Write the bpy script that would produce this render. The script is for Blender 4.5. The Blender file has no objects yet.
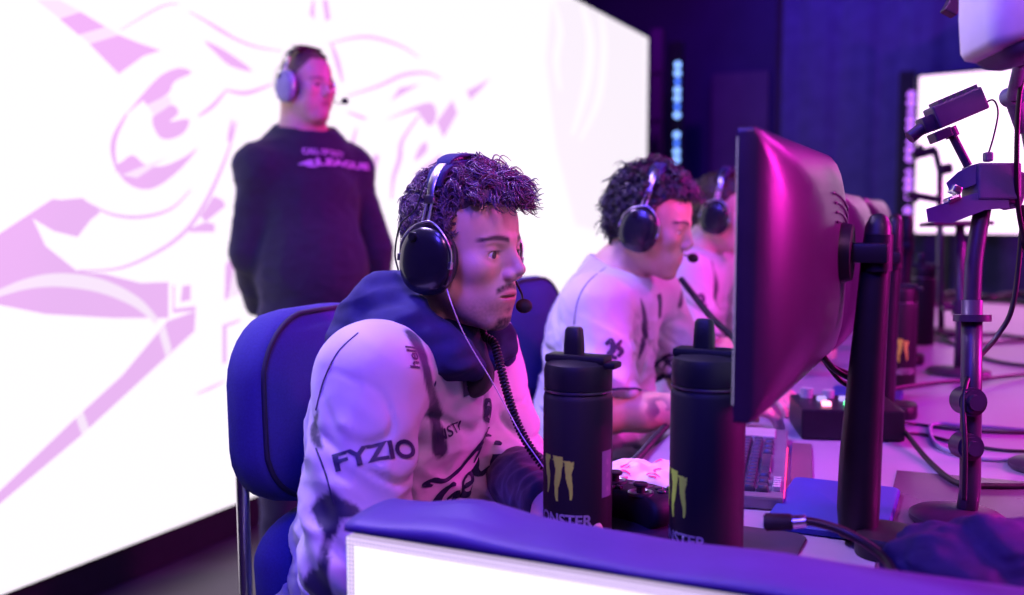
import bpy, bmesh, math, random
import numpy as np
from mathutils import Vector, Matrix, noise
from mathutils.bvhtree import BVHTree

PI = math.pi
SC = bpy.context.scene
COL = SC.collection
random.seed(7)

# ------------------------------------------------------------------ camera
FPX = 995.0                                   # focal length in pixels at 1024 x 595
YAW = math.atan((978 - 512) / FPX)
PITCH = math.atan((297.5 - 215) / FPX)
CAM = Vector((0, 0, 1.21))
cd = bpy.data.cameras.new('camera')
cam = bpy.data.objects.new('camera', cd)
COL.objects.link(cam)
cam.location = CAM
cam.rotation_euler = (PI / 2 - PITCH, 0, YAW)
cd.sensor_width = 36.0
cd.lens = 36.0 * FPX / 1024
cd.clip_start = 0.02
cd.dof.use_dof = True
cd.dof.focus_distance = 1.47
cd.dof.aperture_fstop = 2.4
SC.camera = cam

# ------------------------------------------------------------------ exposure, world
SC.view_settings.view_transform = 'Standard'
SC.view_settings.look = 'None'
SC.view_settings.gamma = 1
SC.view_settings.exposure = 0
SC.view_settings.use_curve_mapping = False
W = bpy.data.worlds.new('world')
SC.world = W
W.use_nodes = True
W.node_tree.nodes['Background'].inputs[0].default_value = (0.10, 0.02, 0.42, 1)
W.node_tree.nodes['Background'].inputs[1].default_value = 0.09

# ------------------------------------------------------------------ stage lamps and added fill lamps
def area(name, loc, to, col, power, size, spread=180):
    l = bpy.data.lights.new(name, 'AREA'); l.shape = 'DISK'; l.size = size
    l.energy = power; l.color = col; l.spread = math.radians(spread)
    o = bpy.data.objects.new(name, l); COL.objects.link(o)
    o.location = loc
    o.rotation_euler = (Vector(to) - Vector(loc)).to_track_quat('-Z', 'Y').to_euler()
    return o
def spot(name, loc, to, col, power, ang, blend=0.6, r=0.12):
    l = bpy.data.lights.new(name, 'SPOT'); l.energy = power; l.color = col
    l.spot_size = math.radians(ang); l.spot_blend = blend; l.shadow_soft_size = r
    o = bpy.data.objects.new(name, l); COL.objects.link(o)
    o.location = loc
    o.rotation_euler = (Vector(to) - Vector(loc)).to_track_quat('-Z', 'Y').to_euler()
    return o
area('blue_stage_light', (-0.6, -1.6, 3.4), (-0.7, 1.5, 0.9), (0.09, 0.05, 1.0), 46, 0.9, 110)
area('magenta_stage_light', (1.9, 3.3, 3.1), (-0.35, 1.7, 0.95), (1.0, 0.02, 0.60), 14, 0.7, 100)
area('rear_blue_fill', (-0.5, 0.2, 3.7), (-1.5, 2.2, 1.2), (0.10, 0.06, 1.0), 22, 0.5, 80)  # unseen lamp added to turn the standing person and the hair bluer
area('pink_face_fill', (1.1, -0.4, 3.3), (-0.6, 1.5, 1.05), (1.0, 0.30, 0.85), 6, 0.6, 70)  # unseen fill lamp added to brighten the faces
area('low_magenta_fill', (1.75, 2.2, 1.65), (-0.2, 1.5, 1.05), (1.0, 0.02, 0.62), 38, 0.5, 110)  # added unseen lamp, set low to light monitor backs and spare the players
area('lilac_stage_light', (-1.9, 1.5, 3.4), (-0.72, 1.5, 0.95), (0.58, 0.40, 1.0), 22, 0.35, 70)
area('far_magenta_light', (2.4, 6.4, 3.6), (0.1, 4.6, 0.7), (1.0, 0.02, 0.72), 85, 0.8, 100)
spot('curtain_blue_light', (-1.0, 7.3, 5.0), (-0.9, 9.3, 2.6), (0.04, 0.03, 1.0), 420, 75, 1.0)
spot('wall_violet_light', (-2.2, 6.0, 4.6), (-2.0, 9.6, 2.4), (0.34, 0.02, 1.0), 260, 80, 1.0)
spot('curtain_violet_light', (1.6, 7.2, 0.9), (1.1, 9.2, 2.2), (0.55, 0.02, 1.0), 160, 110, 1.0)

# ------------------------------------------------------------------ pixel -> place
_cp, _sp, _cy, _sy = math.cos(PITCH), math.sin(PITCH), math.cos(YAW), math.sin(YAW)
FW = Vector((-_sy * _cp, _cy * _cp, -_sp))
RT = Vector((_cy, _sy, 0))
UP = RT.cross(FW)
def ray(px, py):
    return FW + RT * ((px - 512) / FPX) + UP * ((297.5 - py) / FPX)
def pt(px, py, d): return CAM + ray(px, py) * d
def on_z(px, py, z): r = ray(px, py); return CAM + r * ((z - CAM.z) / r.z)
def on_x(px, py, x): r = ray(px, py); return CAM + r * (x / r.x)
def on_y(px, py, y): r = ray(px, py); return CAM + r * (y / r.y)

# ------------------------------------------------------------------ materials
def setin(b, k, v):
    if k in b.inputs: b.inputs[k].default_value = v
def mat(name, col, rough=0.5, metal=0.0, var=0.0, vscale=30, bump=0.0, bscale=200, coat=0.0, sheen=0.0, sss=0.0, vcol=None, trans=0.0):
    m = bpy.data.materials.new(name); m.use_nodes = True
    nt = m.node_tree; b = nt.nodes['Principled BSDF']; L = nt.links.new
    c4 = (col[0], col[1], col[2], 1)
    b.inputs['Base Color'].default_value = c4
    b.inputs['Roughness'].default_value = rough
    b.inputs['Metallic'].default_value = metal
    setin(b, 'Coat Weight', coat); setin(b, 'Sheen Weight', sheen); setin(b, 'Transmission Weight', trans)
    if sss:
        setin(b, 'Subsurface Weight', sss); setin(b, 'Subsurface Radius', (0.012, 0.005, 0.003)); setin(b, 'Subsurface Scale', 0.6)
    tc = nt.nodes.new('ShaderNodeTexCoord')
    src = None
    if vcol:
        a = nt.nodes.new('ShaderNodeVertexColor'); a.layer_name = vcol; src = a.outputs['Color']
        L(src, b.inputs['Base Color'])
    if var:
        n = nt.nodes.new('ShaderNodeTexNoise'); n.inputs['Scale'].default_value = vscale; n.inputs['Detail'].default_value = 4
        L(tc.outputs['Object'], n.inputs['Vector'])
        mr = nt.nodes.new('ShaderNodeMapRange'); mr.inputs[1].default_value = 0.3; mr.inputs[2].default_value = 0.7
        mr.inputs[3].default_value = 1 - var; mr.inputs[4].default_value = 1 + var
        L(n.outputs['Fac'], mr.inputs[0])
        hs = nt.nodes.new('ShaderNodeHueSaturation'); hs.inputs['Color'].default_value = c4
        if src: L(src, hs.inputs['Color'])
        L(mr.outputs[0], hs.inputs['Value']); L(hs.outputs[0], b.inputs['Base Color'])
    if bump:
        n2 = nt.nodes.new('ShaderNodeTexNoise'); n2.inputs['Scale'].default_value = bscale; n2.inputs['Detail'].default_value = 3
        L(tc.outputs['Object'], n2.inputs['Vector'])
        bp = nt.nodes.new('ShaderNodeBump'); bp.inputs['Strength'].default_value = bump; bp.inputs['Distance'].default_value = 0.002
        L(n2.outputs['Fac'], bp.inputs['Height']); L(bp.outputs[0], b.inputs['Normal'])
    return m
def emit(name, col, s, dots=None, dotamt=0.12, base=(0.02, 0.02, 0.03)):
    m = bpy.data.materials.new(name); m.use_nodes = True
    nt = m.node_tree; b = nt.nodes['Principled BSDF']; L = nt.links.new
    b.inputs['Base Color'].default_value = (*base, 1); b.inputs['Roughness'].default_value = 0.5
    b.inputs['Emission Color'].default_value = (*col, 1); b.inputs['Emission Strength'].default_value = s
    if dots:                                        # the pixel grid of an LED panel
        tc = nt.nodes.new('ShaderNodeTexCoord'); sx = nt.nodes.new('ShaderNodeSeparateXYZ')
        L(tc.outputs['Object'], sx.inputs[0])
        outs = []
        for ax in dots[0]:
            mu = nt.nodes.new('ShaderNodeMath'); mu.operation = 'MULTIPLY'; mu.inputs[1].default_value = 2 * PI / dots[1]
            L(sx.outputs[ax], mu.inputs[0])
            c = nt.nodes.new('ShaderNodeMath'); c.operation = 'COSINE'; L(mu.outputs[0], c.inputs[0]); outs.append(c.outputs[0])
        p = nt.nodes.new('ShaderNodeMath'); p.operation = 'ADD'; L(outs[0], p.inputs[0]); L(outs[1], p.inputs[1])
        mr = nt.nodes.new('ShaderNodeMapRange'); mr.inputs[1].default_value = -1; mr.inputs[2].default_value = 1
        mr.inputs[3].default_value = s * (1 - dotamt); mr.inputs[4].default_value = s * (1 + dotamt)
        L(p.outputs[0], mr.inputs[0]); L(mr.outputs[0], b.inputs['Emission Strength'])
    return m

M = {}
M['black'] = mat('black_plastic', (0.012, 0.012, 0.016), 0.42, var=0.15, bump=0.15, bscale=900)
M['matte'] = mat('matte_black', (0.014, 0.013, 0.018), 0.55, bump=0.2, bscale=1500)
for _m in ('black', 'matte'): setin(M[_m].node_tree.nodes['Principled BSDF'], 'Specular IOR Level', 0.3)
M['rubber'] = mat('black_rubber', (0.012, 0.012, 0.014), 0.7, bump=0.2, bscale=500)
M['gloss'] = mat('black_gloss', (0.012, 0.012, 0.02), 0.26, coat=0.3, var=0.1)
M['steel'] = mat('brushed_steel', (0.75, 0.74, 0.76), 0.3, 1.0, var=0.08)
M['gunmetal'] = mat('gunmetal', (0.25, 0.25, 0.28), 0.35, 1.0, var=0.1)
M['grey'] = mat('grey_plastic', (0.3, 0.3, 0.34), 0.5, var=0.08)
M['white_plastic'] = mat('white_plastic', (0.75, 0.73, 0.78), 0.45, var=0.04)
M['monitor'] = mat('monitor_plastic', (0.030, 0.020, 0.045), 0.32, var=0.08, bump=0.1, bscale=1200)
M['desk'] = mat('desk_laminate', (0.28, 0.23, 0.36), 0.38, var=0.04, vscale=6, bump=0.08, bscale=60)
M['desk_patch'] = mat('dark_desk_patch', (0.10, 0.05, 0.10), 0.25, var=0.35, vscale=5, bump=0.1, bscale=30)
M['ledge'] = mat('ledge_vinyl', (0.06, 0.036, 0.23), 0.55, var=0.15, vscale=9, bump=0.2, bscale=80)
M['floor'] = mat('stage_floor', (0.035, 0.025, 0.035), 0.38, var=0.3, vscale=4, bump=0.15, bscale=20)
M['wall'] = mat('dark_wall', (0.035, 0.02, 0.07), 0.8, var=0.25, vscale=1.4, bump=0.1, bscale=20)
M['panel'] = mat('wall_panel', (0.10, 0.05, 0.10), 0.8, var=0.2, vscale=2)
M['chair'] = mat('chair_fabric', (0.022, 0.024, 0.19), 0.88, var=0.12, vscale=300, bump=0.5, bscale=1400)
M['piping'] = mat('chair_piping', (0.005, 0.005, 0.03), 0.8, var=0.1)
M['stand'] = mat('hazed_stand_metal', (0.045, 0.025, 0.055), 0.38, var=0.15, bump=0.1, bscale=500)  # base colour raised to purple, standing in for pink haze and glare
M['jacket'] = mat('navy_jacket_cloth', (0.022, 0.02, 0.10), 0.8, var=0.2, vscale=40, bump=0.4, bscale=600)
M['cloth_dark'] = mat('dark_cloth', (0.014, 0.012, 0.025), 0.9, var=0.2, vscale=40, bump=0.4, bscale=600, sheen=0.2)
M['cable'] = mat('black_cable', (0.012, 0.010, 0.014), 0.45, var=0.1)
M['cable_blue'] = mat('blue_grey_cable', (0.22, 0.22, 0.34), 0.45, var=0.1)
M['green'] = mat('lime_green_print', (0.50, 0.88, 0.06), 0.55, var=0.1)
M['print_white'] = mat('white_print', (0.32, 0.32, 0.36), 0.6, var=0.1)
M['sticker'] = mat('grey_sticker', (0.16, 0.16, 0.24), 0.5, var=0.1)
M['red_led'] = emit('red_led', (1, 0.03, 0.2), 3)
M['pink_led'] = emit('pink_led', (1, 0.25, 0.45), 4)
M['green_led'] = emit('green_led', (0.1, 1, 0.35), 3)
M['violet_led'] = emit('violet_led', (0.5, 0.35, 1), 1.2)

# ------------------------------------------------------------------ mesh helpers
def mesh_obj(name, verts, faces, m, parent=None, smooth=True, loc=None, mats=None, fmat=None):
    me = bpy.data.meshes.new(name)
    me.from_pydata([tuple(v) for v in verts], [], [tuple(f) for f in faces])
    for mm in (mats or [m]): me.materials.append(mm)
    if fmat is not None: me.polygons.foreach_set('material_index', fmat)
    me.polygons.foreach_set('use_smooth', [smooth] * len(me.polygons))
    me.update()
    o = bpy.data.objects.new(name, me); COL.objects.link(o)
    if parent is not None: o.parent = parent
    if loc is not None: o.location = loc
    return o
def bm_obj(name, bm, m, parent=None, smooth=False, auto=None):
    bmesh.ops.recalc_face_normals(bm, faces=bm.faces)
    me = bpy.data.meshes.new(name); bm.to_mesh(me); bm.free()
    me.materials.append(m)
    me.polygons.foreach_set('use_smooth', [smooth] * len(me.polygons))
    if smooth and auto:
        me.set_sharp_from_angle(angle=math.radians(auto))
    o = bpy.data.objects.new(name, me); COL.objects.link(o)
    if parent is not None: o.parent = parent
    return o
def tag(o, label=None, cat=None, group=None, kind=None):
    if label: o['label'] = label
    if cat: o['category'] = cat
    if group: o['group'] = group
    if kind: o['kind'] = kind
    return o
def empty(name, loc=(0, 0, 0), rz=0, mw=None):
    o = bpy.data.objects.new(name, None); COL.objects.link(o)
    o.empty_display_size = 0.05
    if mw is not None: o.matrix_world = mw
    else: o.location = loc; o.rotation_euler = (0, 0, rz)
    return o
def copy_tree(o, parent=None):
    c = o.copy(); COL.objects.link(c)
    if parent is not None: c.parent = parent
    for ch in list(o.children): copy_tree(ch, c)
    return c
def b_box(bm, c, s, rz=0, bev=0.0, mtx=None, seg=2):
    r = bmesh.ops.create_cube(bm, size=1)
    vs = r['verts']
    bmesh.ops.scale(bm, vec=s, verts=vs)
    if bev:
        es = {e for v in vs for e in v.link_edges}
        g = bmesh.ops.bevel(bm, geom=list(es), offset=bev, segments=seg, profile=0.6, affect='EDGES')
        vs = list({v for f in g['faces'] for v in f.verts} | {v for v in vs if v.is_valid})
    m = Matrix.Translation(c) @ Matrix.Rotation(rz, 4, 'Z')
    if mtx is not None: m = mtx
    bmesh.ops.transform(bm, matrix=m, verts=vs)
    return vs
def b_cyl(bm, a, b, r0, r1=None, seg=20, bev=0.0):
    a, b = Vector(a), Vector(b); r1 = r0 if r1 is None else r1
    L = (b - a).length
    r = bmesh.ops.create_cone(bm, cap_ends=True, segments=seg, radius1=r0, radius2=r1, depth=L)
    vs = r['verts']
    q = (b - a).to_track_quat('Z', 'Y').to_matrix().to_4x4()
    if bev:
        es = [e for v in vs for e in v.link_edges if abs(abs(e.verts[0].co.z) - L / 2) < 1e-6 and abs(e.verts[0].co.z - e.verts[1].co.z) < 1e-6]
        g = bmesh.ops.bevel(bm, geom=list(set(es)), offset=bev, segments=2, affect='EDGES')
        vs = list({v for f in g['faces'] for v in f.verts} | {v for v in vs if v.is_valid})
    bmesh.ops.transform(bm, matrix=Matrix.Translation((a + b) / 2) @ q, verts=vs)
def b_ball(bm, c, r, s=(1, 1, 1), u=16, v=10):
    rr = bmesh.ops.create_uvsphere(bm, u_segments=u, v_segments=v, radius=r)
    bmesh.ops.transform(bm, matrix=Matrix.Translation(c) @ Matrix.Diagonal((*s, 1)), verts=rr['verts'])
def smooth_path(P, n=8, closed=False):
    P = [Vector(p) for p in P]
    if len(P) < 3: return P
    out = []
    N = len(P)
    rng = range(N if closed else N - 1)
    for i in rng:
        if closed: p0, p1, p2, p3 = P[(i - 1) % N], P[i], P[(i + 1) % N], P[(i + 2) % N]
        else: p0, p1, p2, p3 = P[max(i - 1, 0)], P[i], P[i + 1], P[min(i + 2, N - 1)]
        for k in range(n):
            t = k / n
            out.append(0.5 * ((2 * p1) + (p2 - p0) * t + (2 * p0 - 5 * p1 + 4 * p2 - p3) * t * t + (3 * p1 - p0 - 3 * p2 + p3) * t ** 3))
    if not closed: out.append(P[-1])
    return out
def tube_vf(P, r, sides=8, V=None, F=None, cap=True):
    V = [] if V is None else V; F = [] if F is None else F
    n = len(P); rs = r if isinstance(r, (list, tuple)) else [r] * n
    base = len(V); N = None
    for i in range(n):
        t = (P[min(i + 1, n - 1)] - P[max(i - 1, 0)])
        t = t.normalized() if t.length > 1e-9 else Vector((0, 0, 1))
        if N is None: N = t.orthogonal().normalized()
        else:
            N = N - t * N.dot(t); N = N.normalized() if N.length > 1e-6 else t.orthogonal().normalized()
        B = t.cross(N)
        for k in range(sides):
            a = 2 * PI * k / sides
            V.append(P[i] + (N * math.cos(a) + B * math.sin(a)) * rs[i])
    for i in range(n - 1):
        for k in range(sides):
            a = base + i * sides + k; b = base + i * sides + (k + 1) % sides
            F.append((a, b, b + sides, a + sides))
    if cap:
        F.append(tuple(base + k for k in reversed(range(sides))))
        F.append(tuple(base + (n - 1) * sides + k for k in range(sides)))
    return V, F
def tube(name, P, r, m, parent=None, sides=8, sm=8):
    V, F = tube_vf(smooth_path(P, sm) if sm else [Vector(p) for p in P], r, sides)
    return mesh_obj(name, V, F, m, parent)
def coil_path(P, R, turns_per_m, sm=10):
    Q = smooth_path(P, sm); out = []; N = None; s = 0
    # resample finely
    pts = []
    for a, b in zip(Q, Q[1:]):
        k = max(1, int((b - a).length * turns_per_m * 10))
        for i in range(k): pts.append(a.lerp(b, i / k))
    for i, p in enumerate(pts):
        t = (pts[min(i + 1, len(pts) - 1)] - pts[max(i - 1, 0)]).normalized()
        N = t.orthogonal().normalized() if N is None else (N - t * N.dot(t)).normalized()
        B = t.cross(N)
        if i: s += (p - pts[i - 1]).length
        a = 2 * PI * s * turns_per_m
        out.append(p + (N * math.cos(a) + B * math.sin(a)) * R)
    return out
def loft(name, rings, m, parent=None, smooth=True, auto=40, cap=True):
    bm = bmesh.new(); R = []
    for ring in rings: R.append([bm.verts.new(p) for p in ring])
    n = len(R[0])
    for a, b in zip(R, R[1:]):
        for k in range(n): bm.faces.new((a[k], a[(k + 1) % n], b[(k + 1) % n], b[k]))
    if cap:
        bm.faces.new(list(reversed(R[0]))); bm.faces.new(R[-1])
    return bm_obj(name, bm, m, parent, smooth, auto)
def lathe(name, prof, m, parent=None, seg=40, auto=35, loc=None):
    rings = [[(r * math.cos(2 * PI * k / seg), r * math.sin(2 * PI * k / seg), z) for k in range(seg)] for r, z in prof]
    o = loft(name, rings, m, parent, True, auto)
    if loc is not None: o.location = loc
    return o
def poly_obj(name, polys, m, parent, off=(0, 0, 0)):
    V, F = [], []
    for p in polys:
        F.append(tuple(range(len(V), len(V) + len(p)))); V += [Vector(q) + Vector(off) for q in p]
    return mesh_obj(name, V, F, m, parent, smooth=False)
def rrect(w, h, r, n=5):
    out = []
    for cx, cy, a0 in ((w / 2 - r, h / 2 - r, 0), (-w / 2 + r, h / 2 - r, PI / 2), (-w / 2 + r, -h / 2 + r, PI), (w / 2 - r, -h / 2 + r, 1.5 * PI)):
        for k in range(n + 1):
            a = a0 + PI / 2 * k / n
            out.append((cx + r * math.cos(a), cy + r * math.sin(a)))
    return out
def text_vf(s, size=1.0, bold=0.0, sx=1.0, shear=0.0, maxedge=None):
    c = bpy.data.curves.new('t', 'FONT'); c.body = s; c.size = size; c.align_x = 'CENTER'; c.align_y = 'CENTER'
    c.offset = bold; c.shear = shear; c.resolution_u = 4
    o = bpy.data.objects.new('t', c); COL.objects.link(o)
    dg = bpy.context.evaluated_depsgraph_get()
    me = bpy.data.meshes.new_from_object(o.evaluated_get(dg))
    bm = bmesh.new(); bm.from_mesh(me)
    bpy.data.objects.remove(o); bpy.data.curves.remove(c); bpy.data.meshes.remove(me)
    return bm_flat(bm, maxedge, sx)
def bm_flat(bm, maxedge=None, sx=1.0):
    if maxedge:
        bmesh.ops.triangulate(bm, faces=bm.faces)
        for _ in range(6):
            es = [e for e in bm.edges if e.calc_length() > maxedge]
            if not es: break
            bmesh.ops.subdivide_edges(bm, edges=es, cuts=1)
            bmesh.ops.triangulate(bm, faces=bm.faces)
    bm.verts.index_update()
    V = [Vector((v.co.x * sx, v.co.y, 0)) for v in bm.verts]
    F = [tuple(v.index for v in f.verts) for f in bm.faces]
    bm.free()
    return V, F
def stroke_vf(strokes, maxedge=None):
    """pen strokes: lists of (x, y, half width)"""
    bm = bmesh.new()
    for st in strokes:
        P = smooth_path([Vector((x, y, w)) for x, y, w in st], 6)
        prev = None
        for i, p in enumerate(P):
            q0, q1 = P[max(i - 1, 0)], P[min(i + 1, len(P) - 1)]
            t = Vector((q1.x - q0.x, q1.y - q0.y)); t = t.normalized() if t.length > 1e-9 else Vector((1, 0))
            n = Vector((-t.y, t.x)); w = max(p.z, 1e-4)
            a = bm.verts.new((p.x + n.x * w, p.y + n.y * w, 0)); b = bm.verts.new((p.x - n.x * w, p.y - n.y * w, 0))
            if prev: bm.faces.new((prev[0], prev[1], b, a))
            prev = (a, b)
    return bm_flat(bm, maxedge)
def merge_vf(*parts):
    V, F = [], []
    for v, f in parts:
        o = len(V); V += list(v); F += [tuple(i + o for i in q) for q in f]
    return V, F
def xf(vf, dx=0, dy=0, s=1.0, rot=0.0):
    c, n = math.cos(rot), math.sin(rot)
    return [Vector(((p.x * c - p.y * n) * s + dx, (p.x * n + p.y * c) * s + dy, 0)) for p in vf[0]], vf[1]

# ================================================================== THE SETTING
ZD = 0.765                                    # desk top
def slab(name, lo, hi, m, kind='structure', bev=0.0, parent=None):
    bm = bmesh.new(); lo, hi = Vector(lo), Vector(hi)
    b_box(bm, (lo + hi) / 2, hi - lo, bev=bev)
    o = bm_obj(name, bm, m, parent)
    if kind: o['kind'] = kind
    return o
slab('floor', (-4.2, -2.5, -0.1), (4.2, 9.7, 0), M['floor'])
slab('wall_back', (-4.2, 9.6, 0), (4.2, 9.75, 5.6), M['wall'])
slab('wall_left', (-4.35, -2.5, 0), (-4.2, 9.75, 5.6), M['wall'])
slab('wall_right', (4.2, -2.5, 0), (4.35, 9.75, 5.6), M['wall'])
slab('trim_1', (-2.35, 9.52, 0), (-1.82, 9.6, 2.55), M['panel'])     # pale wall panel beside the curtain
slab('trim_2', (-1.72, 9.54, 0), (-1.40, 9.6, 2.75), M['wall'])
# drape: pleated cloth hanging in front of the back wall
M['drape'] = mat('stage_curtain_cloth', (0.075, 0.07, 0.16), 0.9, var=0.15, vscale=8, bump=0.3, bscale=300, sheen=0.3)
V, F = [], []
n = 260; x0, x1 = -1.66, 3.6
for j in range(12):
    z = 5.4 * j / 11
    for i in range(n + 1):
        x = x0 + (x1 - x0) * i / n
        y = 9.27 + 0.02 * math.sin(x * 15 + 0.8 * math.sin(x * 5)) + 0.008 * math.sin(x * 37 + 1) * (0.6 + 0.4 * z / 5)
        V.append((x, y, 0.02 + z))
for j in range(11):
    for i in range(n):
        a = j * (n + 1) + i; F.append((a, a + 1, a + n + 2, a + n + 1))
curtain = mesh_obj('stage_curtain', V, F, M['drape'])
sm = curtain.modifiers.new('thick', 'SOLIDIFY'); sm.thickness = 0.008
tag(curtain, 'dark blue pleated stage curtain hanging across the back wall', 'curtain')

# ------------------------------------------------------------------ big LED wall behind the players
XS = -2.5
ytop = on_x(648, 38, XS); ybot = on_x(237.5, 503.3, XS)
SY1, SZ1, SZ0, SY0 = ytop.y, ytop.z, ybot.z, 0.75
M['screen_white'] = emit('led_wall_white', (1.0, 0.92, 1.0), 1.08)
M['screen_lilac'] = emit('led_wall_lilac', (0.82, 0.47, 0.88), 1.0)
M['screen_pale'] = emit('led_wall_pale_pink', (0.95, 0.80, 0.96), 1.0)
M['screen_blush'] = emit('led_wall_blush', (0.97, 0.89, 0.97), 1.0)
wallscr = empty('led_wall', (XS, (SY0 + SY1) / 2, SZ0))
tag(wallscr, 'huge white LED wall with lilac script lettering behind the players', 'screen')
bm = bmesh.new(); b_box(bm, (-0.06, 0, (SZ1 - SZ0) / 2), (0.11, SY1 - SY0 + 0.02, SZ1 - SZ0 + 0.02))
bm_obj('cabinet', bm, M['black'], wallscr)
bm = bmesh.new(); b_box(bm, (-0.005, 0, (SZ1 - SZ0) / 2), (0.012, SY1 - SY0, SZ1 - SZ0))
bm_obj('display', bm, M['screen_white'], wallscr)
bm = bmesh.new(); b_box(bm, (-0.06, 0, -SZ0 / 2), (0.10, SY1 - SY0, SZ0 - 0.004))
bm_obj('plinth', bm, M['black'], wallscr)
def scr(polys, depth):
    org = wallscr.location
    out = []
    for p in polys:
        q = [on_x(x, y, XS) - Vector(org) for x, y in p]
        for v in q: v.x = depth
        out.append(q)
    return out
def stroke_px(P, hw):
    P = smooth_path([Vector((x, y, 0)) for x, y in P], 6); n = len(P)
    L, R = [], []
    for i, p in enumerate(P):
        t = (P[min(i + 1, n - 1)] - P[max(i - 1, 0)]).normalized()
        w = hw * (0.35 + 0.65 * math.sin(PI * min(max(i / (n - 1), 0.06), 0.94)))
        L.append((p.x - t.y * w, p.y + t.x * w)); R.append((p.x + t.y * w, p.y - t.x * w))
    return [[L[i], L[i + 1], R[i + 1], R[i]] for i in range(n - 1)]
def sm2(P, n=5): return [(p.x, p.y) for p in smooth_path([Vector((x, y, 0)) for x, y in P], n, True)]
lil = [[(59, 19), (80, 12), (105, 27), (78, 35)], [(89, 44), (118, 35), (138, 43), (160, 50.5), (143, 56), (118, 74)],
       sm2([(191, 72.6), (179, 68), (161, 75), (145, 91), (129, 110), (122, 118), (142, 101), (147, 105), (167, 94), (172, 84), (178, 79)], 3),
       sm2([(112.5, 150), (119, 175), (136, 188), (156, 187), (181, 168), (197, 148), (184, 157), (163, 166), (145, 165), (131.6, 155), (117, 164)], 3),
       sm2([(152, 117), (171, 105), (178, 113), (169, 122), (188, 119), (184, 132), (170, 139), (158, 136)], 3),
       [(-12, 241), (0, 233), (32, 212), (52, 199), (60, 200), (82, 198), (100, 212), (90, 220), (77, 237), (53, 231), (32, 218.5), (45, 246), (77, 271.5), (104, 274), (140, 283), (168, 282), (168, 318), (113, 318), (45, 314), (0, 305), (-12, 302)],
       [(-12, 503), (0, 490), (75, 418), (122, 375), (167, 321), (195, 311), (194, 331), (81, 435), (0, 503), (-12, 514)],
       [(186, 230), (205, 222), (214, 224), (214, 232), (190, 232)], [(200, 216), (213, 196), (222, 200), (225, 206), (205, 222)],
       [(225, 265), (233, 254), (236, 254), (228, 298), (224, 300)], [(243, 253), (250, 253), (252, 272), (243, 292), (238, 294)],
       sm2([(204, 41), (225, 51), (252, 71), (230, 66), (215, 53)], 3), [(312, 0), (314, 0), (314, 20), (309, 14)], [(322, 0), (327, 0), (330, 19), (325, 21)],
       [(390, 101), (399, 88), (420, 84)], sm2([(385, 120), (416, 106), (431, 103), (436, 112), (434, 122), (428, 126), (421, 117), (414, 111)], 3),
       [(436, 122), (452, 100), (457, 113), (443, 138)], sm2([(414, 161), (419, 147), (426, 142), (426, 152)], 3), [(409, 178), (438, 156), (441, 154), (440, 166), (420, 172)],
       [(466, 91), (478, 85), (490, 78), (481, 89), (470, 100)], [(367, 175), (374, 154), (379, 156), (374, 178), (368, 180)],
       [(172, 285), (174, 285), (174, 312), (172, 312)], [(172, 309), (195, 306), (195, 311), (172, 313)], [(182, 286), (190, 285), (190, 300), (180, 302)],
       [(222, 325), (240, 319), (240, 321), (226, 327), (226, 362), (222, 364)]]
for P, hw in (([(126, 114), (115, 135), (112.5, 152), (117, 172)], 2.6), ([(82, 200), (110, 214), (140, 217), (170, 209), (190, 190)], 1.6),
              ([(77, 271), (120, 268), (160, 250), (186, 230), (203, 206), (216, 180), (228, 150), (236, 122)], 2.0), ([(200, 18), (215, 28), (235, 39), (256, 47), (281, 51)], 1.3),
              ([(225, 90), (246, 93), (272, 84)], 2.0), ([(226, 90), (212, 106), (198, 116)], 2.0), ([(328, 44), (352, 38), (373, 37.6), (400, 46), (418, 57)], 1.5),
              ([(331, 44), (337, 62), (342, 82)], 2.4), ([(347, 96), (378, 86), (403, 75), (426, 73), (440, 79)], 1.8), ([(347, 112), (360, 117), (366, 119)], 1.6),
              ([(419, 115), (402, 140), (399, 159), (393, 178), (391, 199)], 2.4), ([(120, 30), (160, 7), (178, 4)], 0.9), ([(189, 12), (212, 25), (236, 39)], 1.2),
              ([(196, 394), (210, 388), (224, 381)], 1.2), ([(232, 120), (230, 132), (228, 142)], 2.2), ([(356, 128), (352, 150), (362, 168)], 2)):
    lil += stroke_px(P, hw)
poly_obj('lilac_artwork', scr(lil, 0.0025), M['screen_lilac'], wallscr)
pale = [[(35, 0), (58, 0), (80, 12), (59, 19), (45, 8)], [(78, 35), (105, 27), (118, 35), (89, 44)], [(146, 105), (167, 95), (171, 104), (153, 116)],
        [(121, 175), (150, 163), (166, 158), (136, 178)], [(228, 298), (236, 254), (243, 253), (238, 294)],
        [(75, 418), (82, 411), (88, 428), (81, 435)], [(158, 333), (164, 325), (171, 350), (165, 357)],
        [(576, 0), (645, 39), (645, 245), (575, 225), (556, 150), (545, 60), (551, 0)]]
pale_arc = stroke_px([(-12, 297), (25, 284), (60, 280), (100, 286), (135, 302), (156, 322)], 7)
poly_obj('pale_artwork', scr(pale[:-1], 0.0045) + scr(pale_arc, 0.005), M['screen_pale'], wallscr)
poly_obj('blush_artwork', scr(pale[-1:], 0.0022), M['screen_blush'], wallscr)
arcs = stroke_px([(582, 5), (590, 40), (586, 85), (572, 135)], 4) + stroke_px([(601, 14), (604, 50), (598, 100), (580, 140)], 3) + stroke_px([(553, 0), (560, 30), (556, 60), (560, 90)], 3)
poly_obj('white_artwork', scr(arcs, 0.0035), M['screen_white'], wallscr)

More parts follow.
